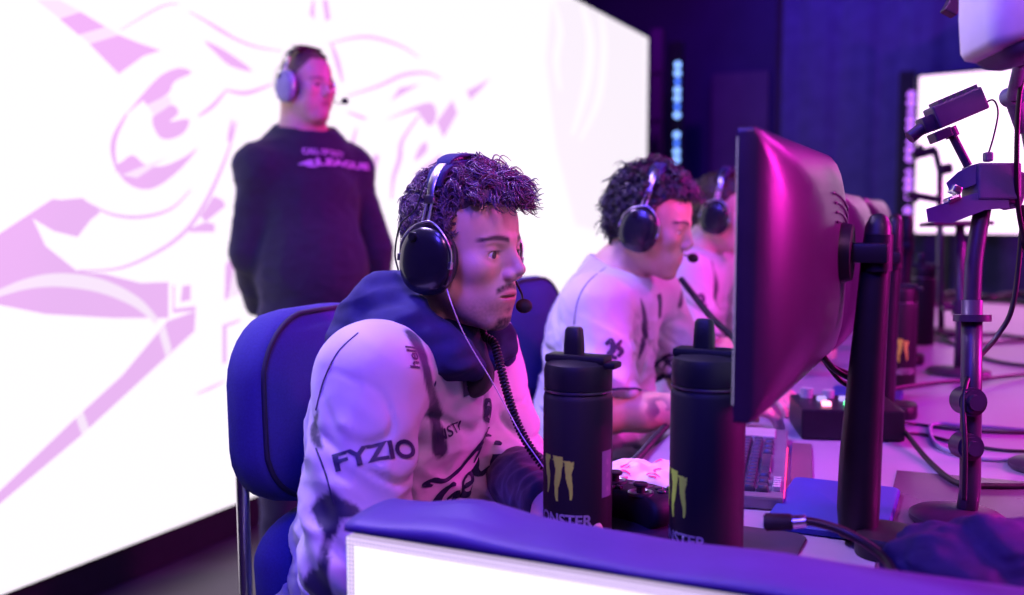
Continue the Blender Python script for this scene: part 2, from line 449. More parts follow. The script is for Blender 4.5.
# ------------------------------------------------------------------ LED strips and the far screen
def led_bar(label, px, y0, y1, Y, w, col, pts, group=None):
    a, b = on_y(px, y1, Y), on_y(px, y0, Y)
    r = empty('led_bar', (a.x, Y, 0.0)); tag(r, label, 'stage light', group)
    bm = bmesh.new(); b_box(bm, (-0.035, 0.05, b.z / 2 + 0.1), (0.13, 0.08, b.z + 0.2), bev=0.008); bm_obj('housing', bm, M['black'], r)
    for i, t in enumerate(pts):
        z = b.z + (a.z - b.z) * t
        bm = bmesh.new(); b_ball(bm, (0, -0.005, z), w * (0.75 if i % 3 == 2 else 1), (1, 0.6, 1)); bm_obj('lamp', bm, col[i % len(col)], r, True)
    return r
M['blue_lamp'] = emit('blue_lamp', (0.06, 0.18, 1.0), 2.6); M['ice_lamp'] = emit('ice_lamp', (0.22, 0.42, 1.0), 2.6); M['pink_lamp'] = emit('violet_lamp', (0.50, 0.14, 1.0), 1.8)
led_bar('black light bar with bright blue lamps beside the LED wall', 676.5, 64, 168, 8.6, 0.028, [M['ice_lamp'], M['ice_lamp'], M['blue_lamp']],
        [0.01, 0.09, 0.17, 0.25, 0.33, 0.41, 0.49, 0.68, 0.76, 0.84, 0.92, 1.0])
led_bar('black light bar with violet lamps left of the far screen', 907, 95, 232, 8.9, 0.030, [M['pink_lamp']],
        [0.0, 0.06, 0.12, 0.18, 0.24, 0.34, 0.40, 0.46, 0.56, 0.62, 0.68, 0.74, 0.84, 0.9, 0.96])
bm = bmesh.new(); p = on_y(657, 60, 8.75)
b_box(bm, (p.x, 8.78, p.z / 2 + 0.12), (0.10, 0.10, p.z + 0.3))
for k in range(6): b_box(bm, (p.x, 8.72, 0.4 + 0.42 * k), (0.14, 0.03, 0.04))
tag(bm_obj('truss_post', bm, mat('purple_truss', (0.16, 0.03, 0.14), 0.5)), 'dark upright truss post right of the LED wall edge', 'post')
fa, fb = on_y(914.5, 232.5, 9.0), on_y(914.5, 77, 9.0); fc = on_y(1024, 77, 9.0)
fw = (fc.x - fa.x) * 1.55
far = empty('far_screen', (fa.x + fw / 2 * math.cos(0.28), 9.0 - fw / 2 * math.sin(0.28), fa.z), -0.28)
tag(far, 'bright white screen glowing on the far stage at right', 'screen')
M['far_white'] = emit('far_screen_white', (1.0, 0.68, 1.0), 1.9)
bm = bmesh.new(); b_box(bm, (0, 0.05, (fb.z - fa.z) / 2), (fw + 0.05, 0.08, fb.z - fa.z + 0.05), bev=0.01); bm_obj('bezel', bm, M['black'], far)
bm = bmesh.new(); b_box(bm, (0, 0.004, (fb.z - fa.z) / 2), (fw, 0.012, fb.z - fa.z)); bm_obj('display', bm, M['far_white'], far)
bm = bmesh.new(); b_box(bm, (-fw * 0.3, 0.07, -fa.z / 2), (0.06, 0.06, fa.z)); bm_obj('leg', bm, M['black'], far); bm = bmesh.new(); b_box(bm, (fw * 0.3, 0.07, -fa.z / 2), (0.06, 0.06, fa.z)); bm_obj('leg', bm, M['black'], far)

# ------------------------------------------------------------------ the long desk
XD0, XD1, YD0, YD1 = -0.556, 0.46, 1.012, 5.6
desk = empty('player_desk', ((XD0 + XD1) / 2, (YD0 + YD1) / 2, 0)); tag(desk, 'long pale tabletop running back in front of the players', 'desk')
dx, dy = desk.location.x, desk.location.y
bm = bmesh.new(); b_box(bm, (0, 0, ZD - 0.018), (XD1 - XD0, YD1 - YD0, 0.036), bev=0.006); bm_obj('tabletop', bm, M['desk'], desk)
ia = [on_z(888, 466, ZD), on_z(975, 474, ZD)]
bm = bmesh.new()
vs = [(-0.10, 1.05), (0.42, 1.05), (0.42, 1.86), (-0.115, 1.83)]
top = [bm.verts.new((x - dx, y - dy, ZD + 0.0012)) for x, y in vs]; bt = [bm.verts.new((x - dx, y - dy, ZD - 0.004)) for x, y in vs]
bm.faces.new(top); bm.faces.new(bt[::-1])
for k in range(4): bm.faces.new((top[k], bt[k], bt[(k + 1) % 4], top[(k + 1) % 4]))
bm_obj('dark_desk_patch', bm, M['desk_patch'], desk)  # separate darker, glossier patch over part of the tabletop
bm = bmesh.new(); b_box(bm, (0.40, 0, (ZD - 0.04) / 2), (0.03, YD1 - YD0 - 0.05, ZD - 0.04)); bm_obj('modesty_panel', bm, M['black'], desk)
for yy in (-2.0, -0.7, 0.7, 2.0):
    bm = bmesh.new(); b_box(bm, (0.02, yy, (ZD - 0.04) / 2), (0.76, 0.04, ZD - 0.04)); bm_obj('support_panel', bm, M['black'], desk)

# lit end panel with its padded ledge
LP0, LP1, LY0, LY1, LZ = -0.622, 0.62, 0.90, 1.0, 0.868
endp = empty('led_end_panel', ((LP0 + LP1) / 2, (LY0 + LY1) / 2, 0)); tag(endp, 'glowing white LED panel closing the near end of the desk under a dark ledge', 'light panel')
ex, ey = endp.location.x, endp.location.y
M['led_face'] = emit('perforated_led_face', (1.0, 0.93, 1.0), 1.25, dots=('XZ', 0.0045), dotamt=0.10)
M['led_edge'] = emit('led_edge_strip', (0.80, 0.62, 1.0), 0.95, dots=('XZ', 0.0045), dotamt=0.4)
bm = bmesh.new(); b_box(bm, (0, 0.006, (LZ - 0.01) / 2), (LP1 - LP0, LY1 - LY0 - 0.012, LZ - 0.012)); bm_obj('body', bm, M['black'], endp)
bm = bmesh.new(); b_box(bm, (0, LY0 - ey + 0.0, (LZ - 0.012) / 2 + 0.01), (LP1 - LP0 - 0.004, 0.012, LZ - 0.032)); bm_obj('light_face', bm, M['led_face'], endp)
bm = bmesh.new()
b_box(bm, (0, LY0 - ey - 0.001, LZ - 0.0155), (LP1 - LP0 - 0.004, 0.013, 0.009)); b_box(bm, (LP0 - ex + 0.008, LY0 - ey - 0.0015, LZ / 2), (0.007, 0.013, LZ - 0.04))
bm_obj('edge_strip', bm, M['led_edge'], endp)
V, F = [], []; nx, ny = 90, 12
for i in range(nx + 1):
    x = LP0 - 0.002 + (LP1 - LP0 + 0.004) * i / nx
    for j in range(ny + 1):
        a = PI * j / ny
        hump = 0.020 * math.exp(-((x + 0.50) / 0.06) ** 2) * (1 if j > 5 else 0.6) + 0.004 * noise.noise(Vector((x * 9, 3, 0)))
        V.append((x - ex, (LY0 + LY1) / 2 - ey - 0.056 * math.cos(a), LZ - 0.006 + (0.012 + hump) * math.sin(a) ** 0.5))
for i in range(nx):
    for j in range(ny):
        a = i * (ny + 1) + j; F.append((a, a + ny + 1, a + ny + 2, a + 1))
for i in (0, nx):
    F.append(tuple(i * (ny + 1) + j for j in range(ny + 1)))
for i in range(nx):
    F.append((i * (ny + 1), i * (ny + 1) + ny, (i + 1) * (ny + 1) + ny, (i + 1) * (ny + 1)))
mesh_obj('ledge', V, F, M['ledge'], endp)

# ------------------------------------------------------------------ office chairs
def cushion_rings(w0, w1, h, th, r, bulge=0.012):
    """outline in (y, z), lofted along x; w0 bottom width, w1 top width"""
    out = []
    def outline(k, x, dxc):
        o = []
        for (a, b) in rrect(1, 1, 0.33, 7):
            z = (b + 0.5) * h; w = w0 + (w1 - w0) * (b + 0.5) ** 2
            y = a * w
            o.append((x + dxc * (1 - (2 * a) ** 2), y * k, h / 2 + (z - h / 2) * k))
        return o
    for x, k, b in ((-th / 2, 0.80, 0), (-th / 2 + 0.004, 0.90, 0), (-th / 2 + 0.016, 0.975, 0), (-0.004, 1.0, 0), (th / 2 - 0.018, 1.0, 0), (th / 2 - 0.006, 0.965, 0.002), (th / 2, 0.90, 0.004), (th / 2 + 0.006, 0.70, bulge), (th / 2 + 0.008, 0.4, bulge * 1.2)):
        out.append(outline(k, x, b))
    return out
def make_chair(label, loc, rz):
    t = empty('office_chair', loc, rz); tag(t, label, 'chair', 'navy office chairs behind the players')
    o = loft('backrest', cushion_rings(0.40, 0.34, 0.315, 0.085, 0.1), M['chair'], t, True, 60); o.location = (0.02, 0, 0.741); o.rotation_euler = (0, -0.10, 0)
    seam = smooth_path([Vector(p) for p in [(th, y * 0.945, z) for th, y, z in [(0.0395 + 0.003 * (1 - 4 * a * a), a * (0.40 - 0.06 * (b + .5) ** 2), 0.1575 + b * 0.298) for a, b in rrect(1, 1, 0.33, 7)]]], 2, True)
    V, F = tube_vf(seam + [seam[0]], 0.0045, 6)
    mesh_obj('piping', V, F, M['piping'], o)
    lp = loft('lumbar_pad', cushion_rings(0.40, 0.42, 0.20, 0.085, 0.1), M['chair'], t, True, 60); lp.location = (0.06, 0, 0.535); lp.rotation_euler = (0, -0.02, 0)
    bm = bmesh.new()
    for s in (-1, 1): b_cyl(bm, (-0.03, 0.14 * s, 0.43), (-0.035, 0.14 * s, 0.85), 0.011, seg=14)
    b_box(bm, (-0.03, 0, 0.43), (0.03, 0.32, 0.04), bev=0.006)
    bm_obj('back_post', bm, M['steel'], t, True, 40)
    rings = []
    for z, k in ((0.375, 0.85), (0.38, 0.95), (0.41, 1.0), (0.435, 0.97), (0.447, 0.86), (0.450, 0.5)):
        rings.append([(0.24 + a * 0.47 * k, b * 0.48 * k, z) for a, b in rrect(1, 1, 0.25, 6)])
    loft('seat', rings, M['chair'], t, True, 60)
    for s in (-1, 1):
        bm = bmesh.new(); b_box(bm, (0.19, 0.285 * s, 0.632), (0.27, 0.075, 0.03), bev=0.012, seg=3); ar = bm_obj('armrest', bm, M['grey'], t, True, 50)
        V, F = tube_vf(smooth_path([(0.20, 0.285 * s, 0.62), (0.20, 0.29 * s, 0.50), (0.20, 0.27 * s, 0.40), (0.20, 0.12 * s, 0.365)], 6), 0.014, 10)
        mesh_obj('arm_support', V, F, M['gunmetal'], ar)
    bm = bmesh.new(); b_cyl(bm, (0.22, 0, 0.09), (0.22, 0, 0.25), 0.03); b_cyl(bm, (0.22, 0, 0.25), (0.22, 0, 0.37), 0.018); b_box(bm, (0.22, 0, 0.365), (0.2, 0.2, 0.025)); bm_obj('gas_column', bm, M['black'], t, True, 40)
    for k in range(5):
        a = 2 * PI * k / 5 + 0.3; c = Vector((0.22, 0, 0)); e = c + Vector((math.cos(a), math.sin(a), 0)) * 0.29
        bm = bmesh.new(); b_cyl(bm, c + Vector((0, 0, 0.105)), e + Vector((0, 0, 0.075)), 0.026, 0.016, 12); lg = bm_obj('leg', bm, M['black'], t, True, 40)
        bm = bmesh.new(); d = Vector((-math.sin(a), math.cos(a), 0)) * 0.012
        b_cyl(bm, e - d * 2 + Vector((0, 0, 0.029)), e + d * 2 + Vector((0, 0, 0.029)), 0.029, seg=18, bev=0.006); b_cyl(bm, e + Vector((0, 0, 0.04)), e + Vector((0, 0, 0.085)), 0.009, seg=10)
        bm_obj('caster', bm, M['rubber'], lg, True, 40)
    return t
chair1 = make_chair('navy upholstered office chair behind the player with curly hair, nearest the camera', (-1.035, 1.385, 0), 0.04)
for lab, loc, rz in (('navy office chair behind the second player, past the first player\'s face', (-1.03, 2.25, 0), -0.03),
                     ('navy office chair under the farthest player, mostly hidden', (-1.05, 3.06, 0), 0.05)):
    c = copy_tree(chair1); c.location = loc; c.rotation_euler = (0, 0, rz); c['label'] = lab

# ================================================================== THINGS ON THE DESK
# ------------------------------------------------------------------ monitors
def make_monitor(label, loc, rz):
    t = empty('monitor', loc, rz); tag(t, label, 'monitor', 'monitors along the desk')
    hw, z0, z1 = 0.275, 0.228, 0.535; zc, hh = (z0 + z1) / 2, (z1 - z0) / 2
    rings = []
    for x, kx, kz, r in ((0.0, 1, 1, 0.006), (0.016, 1, 1, 0.006), (0.022, 0.985, 0.975, 0.012), (0.034, 0.93, 0.90, 0.03), (0.046, 0.83, 0.80, 0.06), (0.056, 0.68, 0.66, 0.07), (0.062, 0.5, 0.5, 0.06), (0.065, 0.30, 0.3, 0.04)):
        rings.append([(x, a, zc + b) for a, b in rrect(2 * hw * kx, 2 * hh * kz, r, 6)])
    loft('housing', rings, M['monitor'], t, True, 50)
    bm = bmesh.new(); b_box(bm, (-0.001, 0, zc + 0.004), (0.003, 2 * hw - 0.016, 2 * hh - 0.028)); bm_obj('display', bm, M['monitor_screen'], t)
    for k in range(4):                                # ridges pressed into the back shell
        P = []
        for i in range(17):
            a = -0.15 + (PI * 0.5 + 0.25) * i / 16
            yy = 0.02 + (0.17 + 0.013 * k) * math.cos(a); zz = zc - 0.02 + (0.075 + 0.012 * k) * math.sin(a)
            ky = max(abs(yy) / hw, abs(zz - zc) / hh)
            xs = np.interp(ky, [0.3, 0.5, 0.67, 0.815, 0.915, 0.98, 1], [0.065, 0.062, 0.056, 0.046, 0.034, 0.022, 0.016])
            P.append(Vector((xs, yy, zz)))
        V, F = tube_vf(P, 0.0018, 6); mesh_obj('back_ridge', V, F, M['monitor'], t)
    bm = bmesh.new(); b_cyl(bm, (0.06, 0.06, 0.396), (0.078, 0.06, 0.396), 0.042, 0.036, 28); b_box(bm, (0.092, 0.068, 0.396), (0.06, 0.03, 0.026), bev=0.005); b_cyl(bm, (0.108, 0.08, 0.372), (0.108, 0.08, 0.42), 0.018, seg=20)
    bm_obj('mount_arm', bm, M['black'], t, True, 40)
    rings = []
    for z, cx, wx, wy in ((0.012, 0.092, 0.050, 0.056), (0.05, 0.091, 0.054, 0.066), (0.12, 0.092, 0.053, 0.068), (0.22, 0.096, 0.047, 0.062), (0.32, 0.101, 0.040, 0.054), (0.40, 0.105, 0.037, 0.048), (0.43, 0.106, 0.033, 0.042), (0.443, 0.106, 0.022, 0.028), (0.447, 0.106, 0.008, 0.012)):
        rings.append([(cx + a, 0.095 + b, z) for a, b in rrect(wx, wy, min(wx, wy) * 0.45, 5)])
    loft('pillar', rings, M['black'], t, True, 50)
    rings = []
    for z, k in ((0.0, 0.97), (0.003, 1.0), (0.010, 1.0), (0.013, 0.97)):
        rings.append([(0.045 + a * k, 0.235 + b * k, z) for a, b in rrect(0.165, 0.27, 0.012, 4)])
    loft('foot_plate', rings, M['foot'], t, True, 40)
    rings = []
    for z, k in ((0.0, 0.96), (0.004, 1.0), (0.020, 1.0), (0.028, 0.93), (0.030, 0.7)):
        rings.append([(0.128 + a * k, 0.078 + b * k, z) for a, b in rrect(0.075, 0.105, 0.034, 6)])
    loft('foot_hub', rings, M['black'], t, True, 40)
    return t
M['monitor_screen'] = emit('monitor_display', (0.62, 0.50, 1.0), 0.8)
M['foot'] = mat('blue_foot', (0.015, 0.03, 0.28), 0.6, var=0.06, bump=0.15, bscale=700)
mon = make_monitor('large black monitor seen from behind, nearest the camera', (-0.226, 1.30, ZD), 0)
for lab, loc, rz in (('second monitor along the desk, its pink-lit back behind the nearest one', (-0.272, 2.26, ZD), 0.03),
                     ('farthest monitor, a pink-lit sliver beside the nearest monitor\'s pillar', (-0.30, 3.12, ZD), 0.0)):
    c = copy_tree(mon); c.location = loc; c.rotation_euler = (0, 0, rz); c['label'] = lab
    for ch in c.children:                             # these two are set lower on their pillars
        if ch.name.split('.')[0] in ('housing', 'display', 'back_ridge', 'mount_arm'): ch.location.z -= 0.045

# ------------------------------------------------------------------ steel flasks with straw lids
def wrap_cyl(vf, R, ang, z, flip=1):
    V = []
    for p in vf[0]:
        a = ang + p.x / R
        V.append((R * math.cos(a), R * math.sin(a), z + p.y))
    return V, vf[1]
def claw_vf(h):
    """three ragged claw scratches"""
    rnd = random.Random(4); bm = bmesh.new()
    for cx, top, bot, w in ((-0.30, 0.5, -0.36, 0.105), (0.0, 0.5, -0.5, 0.12), (0.30, 0.42, -0.44, 0.10)):
        prev = None
        for i in range(15):
            t = i / 14; y = top + (bot - top) * t
            ww = w * (1 - t * 0.75) * (0.8 + 0.35 * rnd.random())
            x = cx + 0.03 * math.sin(6 * t + cx * 9) - (0.10 * max(0, 0.12 - t) / 0.12 if cx > 0.1 else 0)
            a, b = bm.verts.new((x * h - ww * h, y * h, 0)), bm.verts.new((x * h + ww * h, y * h, 0))
            if prev: bm.faces.new((prev[0], prev[1], b, a))
            prev = (a, b)
        a = bm.verts.new((cx * h - w * h * 1.5, (top - 0.10) * h, 0)); b = bm.verts.new((cx * h + w * h * 0.9, top * h, 0)); c = bm.verts.new((cx * h + w * h * 0.9, (top - 0.09) * h, 0))
        bm.faces.new((a, c, b))
    return bm_flat(bm, 0.004)
def make_flask(label, loc, rz, H, logo_ang, sticker):
    t = empty('drink_flask', loc, rz); tag(t, label, 'bottle', 'black drink flasks on the near end of the desk')
    R = 0.0465
    lathe('body', [(R - 0.006, 0), (R - 0.001, 0.002), (R, 0.006), (R, H - 0.010), (R - 0.0015, H - 0.004), (R - 0.005, H)], M['matte'], t, 56, 30)
    cap = lathe('lid', [(R - 0.005, H), (R - 0.0035, H + 0.0015), (R - 0.0035, H + 0.003), (R - 0.001, H + 0.004), (R - 0.0005, H + 0.028), (R - 0.003, H + 0.036), (R - 0.011, H + 0.040), (R - 0.03, H + 0.042), (0.003, H + 0.042)], M['black'], t, 56, 30)
    lathe('neck_ring', [(R - 0.004, H - 0.001), (R - 0.0006, H - 0.0005), (R - 0.0002, H + 0.001), (R - 0.0006, H + 0.0025), (R - 0.004, H + 0.003)], M['gunmetal'], t, 56, 60)
    bm = bmesh.new()                                   # flat hinge collar and carry loop
    b_box(bm, (0, 0, H + 0.042), (0.086, 0.034, 0.012), bev=0.005)
    b_box(bm, (0.046, 0, H + 0.036), (0.022, 0.030, 0.009), bev=0.004)
    bm_obj('carry_loop', bm, M['black'], cap, True, 40)
    rings = []
    for z, w, d in ((H + 0.040, 0.026, 0.022), (H + 0.062, 0.025, 0.021), (H + 0.080, 0.023, 0.018), (H + 0.084, 0.019, 0.014)):
        rings.append([(-0.006 + a, b, z) for a, b in rrect(w, d, 0.006, 4)])
    loft('spout', rings, M['black'], cap, True, 40)
    V, F = wrap_cyl(claw_vf(0.060), R + 0.0005, logo_ang, 0.100); mesh_obj('claw_emblem', V, F, M['green'], t)
    V, F = wrap_cyl(text_vf('MONSTER', 0.021, 0.0006, 1.0, 0, 0.004), R + 0.0005, logo_ang, 0.045); mesh_obj('lettering', V, F, M['print_white'], t)
    if sticker is not None:
        bm = bmesh.new(); vs = bmesh.ops.create_grid(bm, x_segments=6, y_segments=2, size=0.5)['verts']
        bmesh.ops.scale(bm, vec=(0.022, 0.062, 1), verts=vs)
        V, F = wrap_cyl(bm_flat(bm), R + 0.0006, sticker, 0.105); st = mesh_obj('sticker', V, F, M['sticker'], t)
        V, F = wrap_cyl(merge_vf(*[xf(text_vf('IIIII', 0.007, 0, 0.8, 0, 0.004), 0, y, 1, PI / 2) for y in (-0.02, -0.002, 0.016)]), R + 0.0009, sticker, 0.105)
        mesh_obj('print', V, F, M['print_white'], st)
    return t
fa1 = on_z(578, 548, ZD); fa1 = pt(578, 400, 1.335); fa2 = pt(708, 400, 1.245)
def view_ang(p): return math.atan2(-p.y, -p.x)          # from the flask towards the camera
make_flask('black flask with green claw emblem and grey sticker, left of the two', (fa1.x, fa1.y, ZD), 0, 0.212, view_ang(fa1) - 0.60, view_ang(fa1) + 0.98)
make_flask('black flask with straw lid right of the other, beside the keyboard', (fa2.x, fa2.y, ZD), 0, 0.232, view_ang(fa2) - 1.02, None)
def far_flask(px, py0, py1, label):
    b = on_z(px, py1, ZD); h = (py1 - py0) / FPX * (b - CAM).dot(FW)
    s = 0.30
    return b, h
# dark flasks standing far down the desk
for px, Y, H, lab in ((899, 2.75, 0.22, 'dark flask with lime emblem far down the desk beside the monitor pillar'), (921, 3.7, 0.23, 'dark flask farthest down the desk, left of the cable tangle')):
    p = on_y(px, 300, Y)
    make_flask(lab, (p.x, p.y, ZD), 0, H, view_ang(p) + (0.1 if px < 910 else 2.5), None)

# ------------------------------------------------------------------ gaming mat and game controller
mat_pad = empty('desk_mat', (-0.38, 1.21, ZD)); tag(mat_pad, 'dark flat mat with rounded corner under the flasks and controller', 'mat')
rings = [[(a * k, b * k, z) for a, b in rrect(0.36, 0.37, 0.022, 6)] for z, k in ((0.0, 0.995), (0.001, 1), (0.0028, 1), (0.0035, 0.996))]
loft('cloth', rings, mat('desk_mat_cloth', (0.018, 0.016, 0.04), 0.75, var=0.1, bump=0.3, bscale=900), mat_pad, False, 30)
V, F = tube_vf([Vector((a, b, 0.0025)) for a, b in rrect(0.36, 0.37, 0.022, 6)] + [Vector((0.18, 0.163, 0.0025))], 0.0013, 6); mesh_obj('stitched_edge', V, F, M['cable'], mat_pad)

ctl = empty('game_controller', (-0.447, 1.372, ZD + 0.0036), -0.30); tag(ctl, 'black game controller with round sticks between the two flasks', 'controller')
rings = []
def ctl_out(k):
    o = []
    for i in range(40):
        a = 2 * PI * i / 40; c, s = math.cos(a), math.sin(a)
        x = 0.078 * (abs(c) ** 0.7) * (1 if c > 0 else -1); y = 0.050 * (abs(s) ** 0.7) * (1 if s > 0 else -1)
        if s < 0: y *= 0.55 + 0.75 * min(1, abs(c) * 1.15) ** 2
        o.append((x * k, y * k))
    return o
for z, k in ((0.0, 0.80), (0.008, 0.93), (0.018, 1.0), (0.030, 0.98), (0.038, 0.90), (0.042, 0.75), (0.043, 0.4)): rings.append([(x, y, z) for x, y in ctl_out(k)])
loft('shell', rings, M['matte'], ctl, True, 50)
for x, y in ((-0.042, 0.014), (0.024, -0.014)):
    r_ = lathe('stick_ring', [(0.019, 0), (0.019, 0.003), (0.016, 0.004), (0.013, 0.002)], M['gunmetal'], ctl, 28, 30, (x, y, 0.041))
    lathe('thumbstick', [(0.006, 0.0), (0.006, 0.010), (0.0105, 0.012), (0.011, 0.015), (0.009, 0.0165), (0.005, 0.0155), (0.001, 0.0155)], M['rubber'], r_, 24, 30, (0, 0, 0))
for k in range(4):
    a = k * PI / 2
    lathe('face_button', [(0.0062, 0), (0.0062, 0.004), (0.005, 0.0052), (0.001, 0.0055)], M['gloss'], ctl, 20, 30, (0.046 + 0.012 * math.cos(a), 0.018 + 0.012 * math.sin(a), 0.041))
bm = bmesh.new(); b_box(bm, (-0.020, -0.016, 0.044), (0.024, 0.008, 0.006), bev=0.0015); b_box(bm, (-0.020, -0.016, 0.044), (0.008, 0.024, 0.006), bev=0.0015); bm_obj('direction_pad', bm, M['gloss'], ctl)
bm = bmesh.new(); b_box(bm, (0.0, 0.020, 0.0425), (0.034, 0.016, 0.003), bev=0.001); bm_obj('touch_pad', bm, M['gunmetal'], ctl)
for s in (-1, 1):
    bm = bmesh.new(); b_box(bm, (s * 0.052, 0.046, 0.026), (0.036, 0.016, 0.014), bev=0.005); bm_obj('trigger', bm, M['gloss'], ctl, True, 40)

# ------------------------------------------------------------------ crumpled snack bag
bag = empty('snack_bag', tuple(on_z(642, 498, ZD)), 0.35); tag(bag, 'crumpled pale snack bag with pink print lying between the flasks', 'bag')
V, F = [], []; nu, nv = 60, 36; pink = []
for side in (1, -1):
    for i in range(nu + 1):
        for j in range(nv + 1):
            u, v = i / nu * 2 - 1, j / nv * 2 - 1
            puff = ((1 - abs(u) ** 3.5) * (1 - v * v)) ** 0.6
            w = 0.012 * noise.noise(Vector((u * 3.1, v * 2.7, side * 2))) + 0.0025 * abs(noise.noise(Vector((u * 8, v * 7, side * 3 + 5))))
            z = 0.028 + side * puff * 0.026 + w * puff * (1 if side > 0 else 0.4) + 0.006 * math.sin(v * 5 + u * 2) * (1 - puff)
            V.append((u * 0.088 * (1 - 0.06 * v * v) + 0.004 * math.sin(v * 30) * (abs(u) > 0.97), v * 0.058, max(z, 0.001)))
for s in range(2):
    o = s * (nu + 1) * (nv + 1)
    for i in range(nu):
        for j in range(nv):
            a = o + i * (nv + 1) + j; q = (a, a + nv + 1, a + nv + 2, a + 1); F.append(q if s == 0 else q[::-1])
M['foil'] = mat('pale_wrapper_foil', (0.78, 0.66, 0.74), 0.3, var=0.08, bump=0.3, bscale=90); M['pinkp'] = mat('pink_wrapper_print', (0.85, 0.10, 0.28), 0.4)
wrap = mesh_obj('wrapper', V, F, M['foil'], bag)
def on_bag(vf, cx, cy, rot):
    out = []
    for p in xf(vf, cx, cy, 1, rot)[0]:
        i = min(max((p.x / 0.088 + 1) / 2 * nu, 0), nu - 1); j = min(max((p.y / 0.058 + 1) / 2 * nv, 0), nv - 1)
        i0, j0 = int(i), int(j); fi, fj = i - i0, j - j0
        g = lambda a, b: V[a * (nv + 1) + b][2]
        z = (g(i0, j0) * (1 - fi) + g(i0 + 1, j0) * fi) * (1 - fj) + (g(i0, j0 + 1) * (1 - fi) + g(i0 + 1, j0 + 1) * fi) * fj
        out.append((p.x, p.y, z + 0.0012))
    return out, vf[1]
marks = []
for k in range(16):
    bx, by = -0.068 + 0.045 * (k % 4) + random.uniform(-.008, .008), -0.042 + 0.027 * (k // 4) + random.uniform(-.004, .004)
    bmk = stroke_vf([[(-0.010, -0.004, 0.0012), (-0.002, 0.005, 0.0022), (0.010, 0.002, 0.0014)], [(-0.006, -0.006, 0.0012), (0.006, -0.004, 0.0018)]], 0.004)
    marks.append(on_bag(bmk, bx, by, random.uniform(-.4, .8)))
for v2, f2 in marks: mesh_obj('printed_mark', v2, f2, M['pinkp'], wrap)

# ------------------------------------------------------------------ keyboard
ka, kb, kc = on_z(783, 512, ZD), on_z(789, 425, ZD), on_z(745, 514, ZD)
kdir = (Vector((kb.x, kb.y)) - Vector((ka.x, ka.y))).normalized()
kang = math.atan2(kdir.y, kdir.x)
KL, KWd = 0.50, 0.155
kx = Vector((math.cos(kang), math.sin(kang), 0)); ky = Vector((-kx.y, kx.x, 0))
kc0 = Vector((ka.x, ka.y, ZD)) + kx * KL / 2 + ky * KWd / 2
kbd = empty('keyboard', tuple(kc0), kang); tag(kbd, 'mechanical keyboard with pale-edged keys left of the monitor stand', 'keyboard')
bm = bmesh.new(); b_box(bm, (0, 0, 0.011), (KL, KWd, 0.020), bev=0.004); bm_obj('case', bm, mat('keyboard_plate', (0.20, 0.19, 0.26), 0.35, 0.4, var=0.08), kbd)
M['key'] = mat('keycap', (0.035, 0.035, 0.06), 0.35, var=0.1)
rows = [(0.058, 0.017), (0.034, 0.019), (0.014, 0.019), (-0.006, 0.019), (-0.026, 0.019), (-0.046, 0.019)]
def key(x, y, w, d):
    rr = [[(x + a, y + b, z) for a, b in rrect(w * k, d * k, 0.0022, 2)] for z, k in ((0.020, 1.0), (0.023, 1.0), (0.030, 0.80), (0.031, 0.74))]
    loft('key', rr, M['key'], kbd, True, 30)
nk = 0
for ri, (y, d) in enumerate(rows):
    x = -KL / 2 + 0.045
    if ri == 5: ws = [0.023, 0.023, 0.023, 0.115, 0.023, 0.023, 0.023]
    else: ws = [0.019] * 16
    tot = sum(ws); x = -0.225; gap = (0.36 - tot) / len(ws)
    for w in ws:
        key(x + w / 2, y, w, d - 0.0015 if d > 0.018 else d - 0.003); x += w + gap
bm = bmesh.new(); b_box(bm, (0.19, 0.0, 0.0235), (0.075, 0.11, 0.006), bev=0.002); bm_obj('media_panel', bm, M['grey'], kbd)
bm = bmesh.new(); b_box(bm, (-0.05, -KWd / 2 - 0.0006, 0.012), (0.34, 0.002, 0.006)); bm_obj('light_strip', bm, M['red_led'], kbd)
for k in range(5):
    bm = bmesh.new(); b_box(bm, (-0.21 + 0.013 * k, -0.067, 0.025), (0.010, 0.012, 0.008), bev=0.0015); bm_obj('macro_key', bm, M['print_white'], kbd)
# thin dark strip along the keyboard's right edge
ws_ = slab('dark_strip', (-0.20, -0.018, 0), (0.20, 0.018, 0.007), M['cloth_dark'], None, 0.002)
ws_.location = tuple(kc0 - ky * (KWd / 2 + 0.026)); ws_.rotation_euler = (0, 0, kang)
tag(ws_, 'thin dark strip lying along the keyboard edge nearest the monitor stand', 'wrist rest')

# ------------------------------------------------------------------ black interface box with lit keys
ba, bb = on_z(801, 440, ZD), on_z(905, 443, ZD)
bd = Vector((bb.x - ba.x, bb.y - ba.y, 0)); bl = bd.length; ba_ = math.atan2(bd.y, bd.x)
box = empty('control_box', tuple(ba), ba_); tag(box, 'black metal control box with glowing pink and green keys behind the pillar', 'control box')
bm = bmesh.new(); b_box(bm, (bl / 2, 0.085, 0.032), (bl, 0.17, 0.060), bev=0.004); bm_obj('case', bm, M['black'], box)
for x, y, c in ((0.055, 0.045, 'pink_led'), (0.055, 0.10, 'violet_led'), (0.10, 0.05, 'green_led'), (0.10, 0.105, 'violet_led'), (0.145, 0.05, 'violet_led')):
    bm = bmesh.new(); b_box(bm, (x, y, 0.066), (0.018, 0.018, 0.010), bev=0.003); bm_obj('lit_key', bm, M[c], box)
bm = bmesh.new(); b_cyl(bm, (0.03, 0.135, 0.06), (0.03, 0.135, 0.082), 0.013); b_cyl(bm, (0.075, 0.14, 0.06), (0.075, 0.14, 0.078), 0.012); bm_obj('knob', bm, M['grey'], box, True, 40)
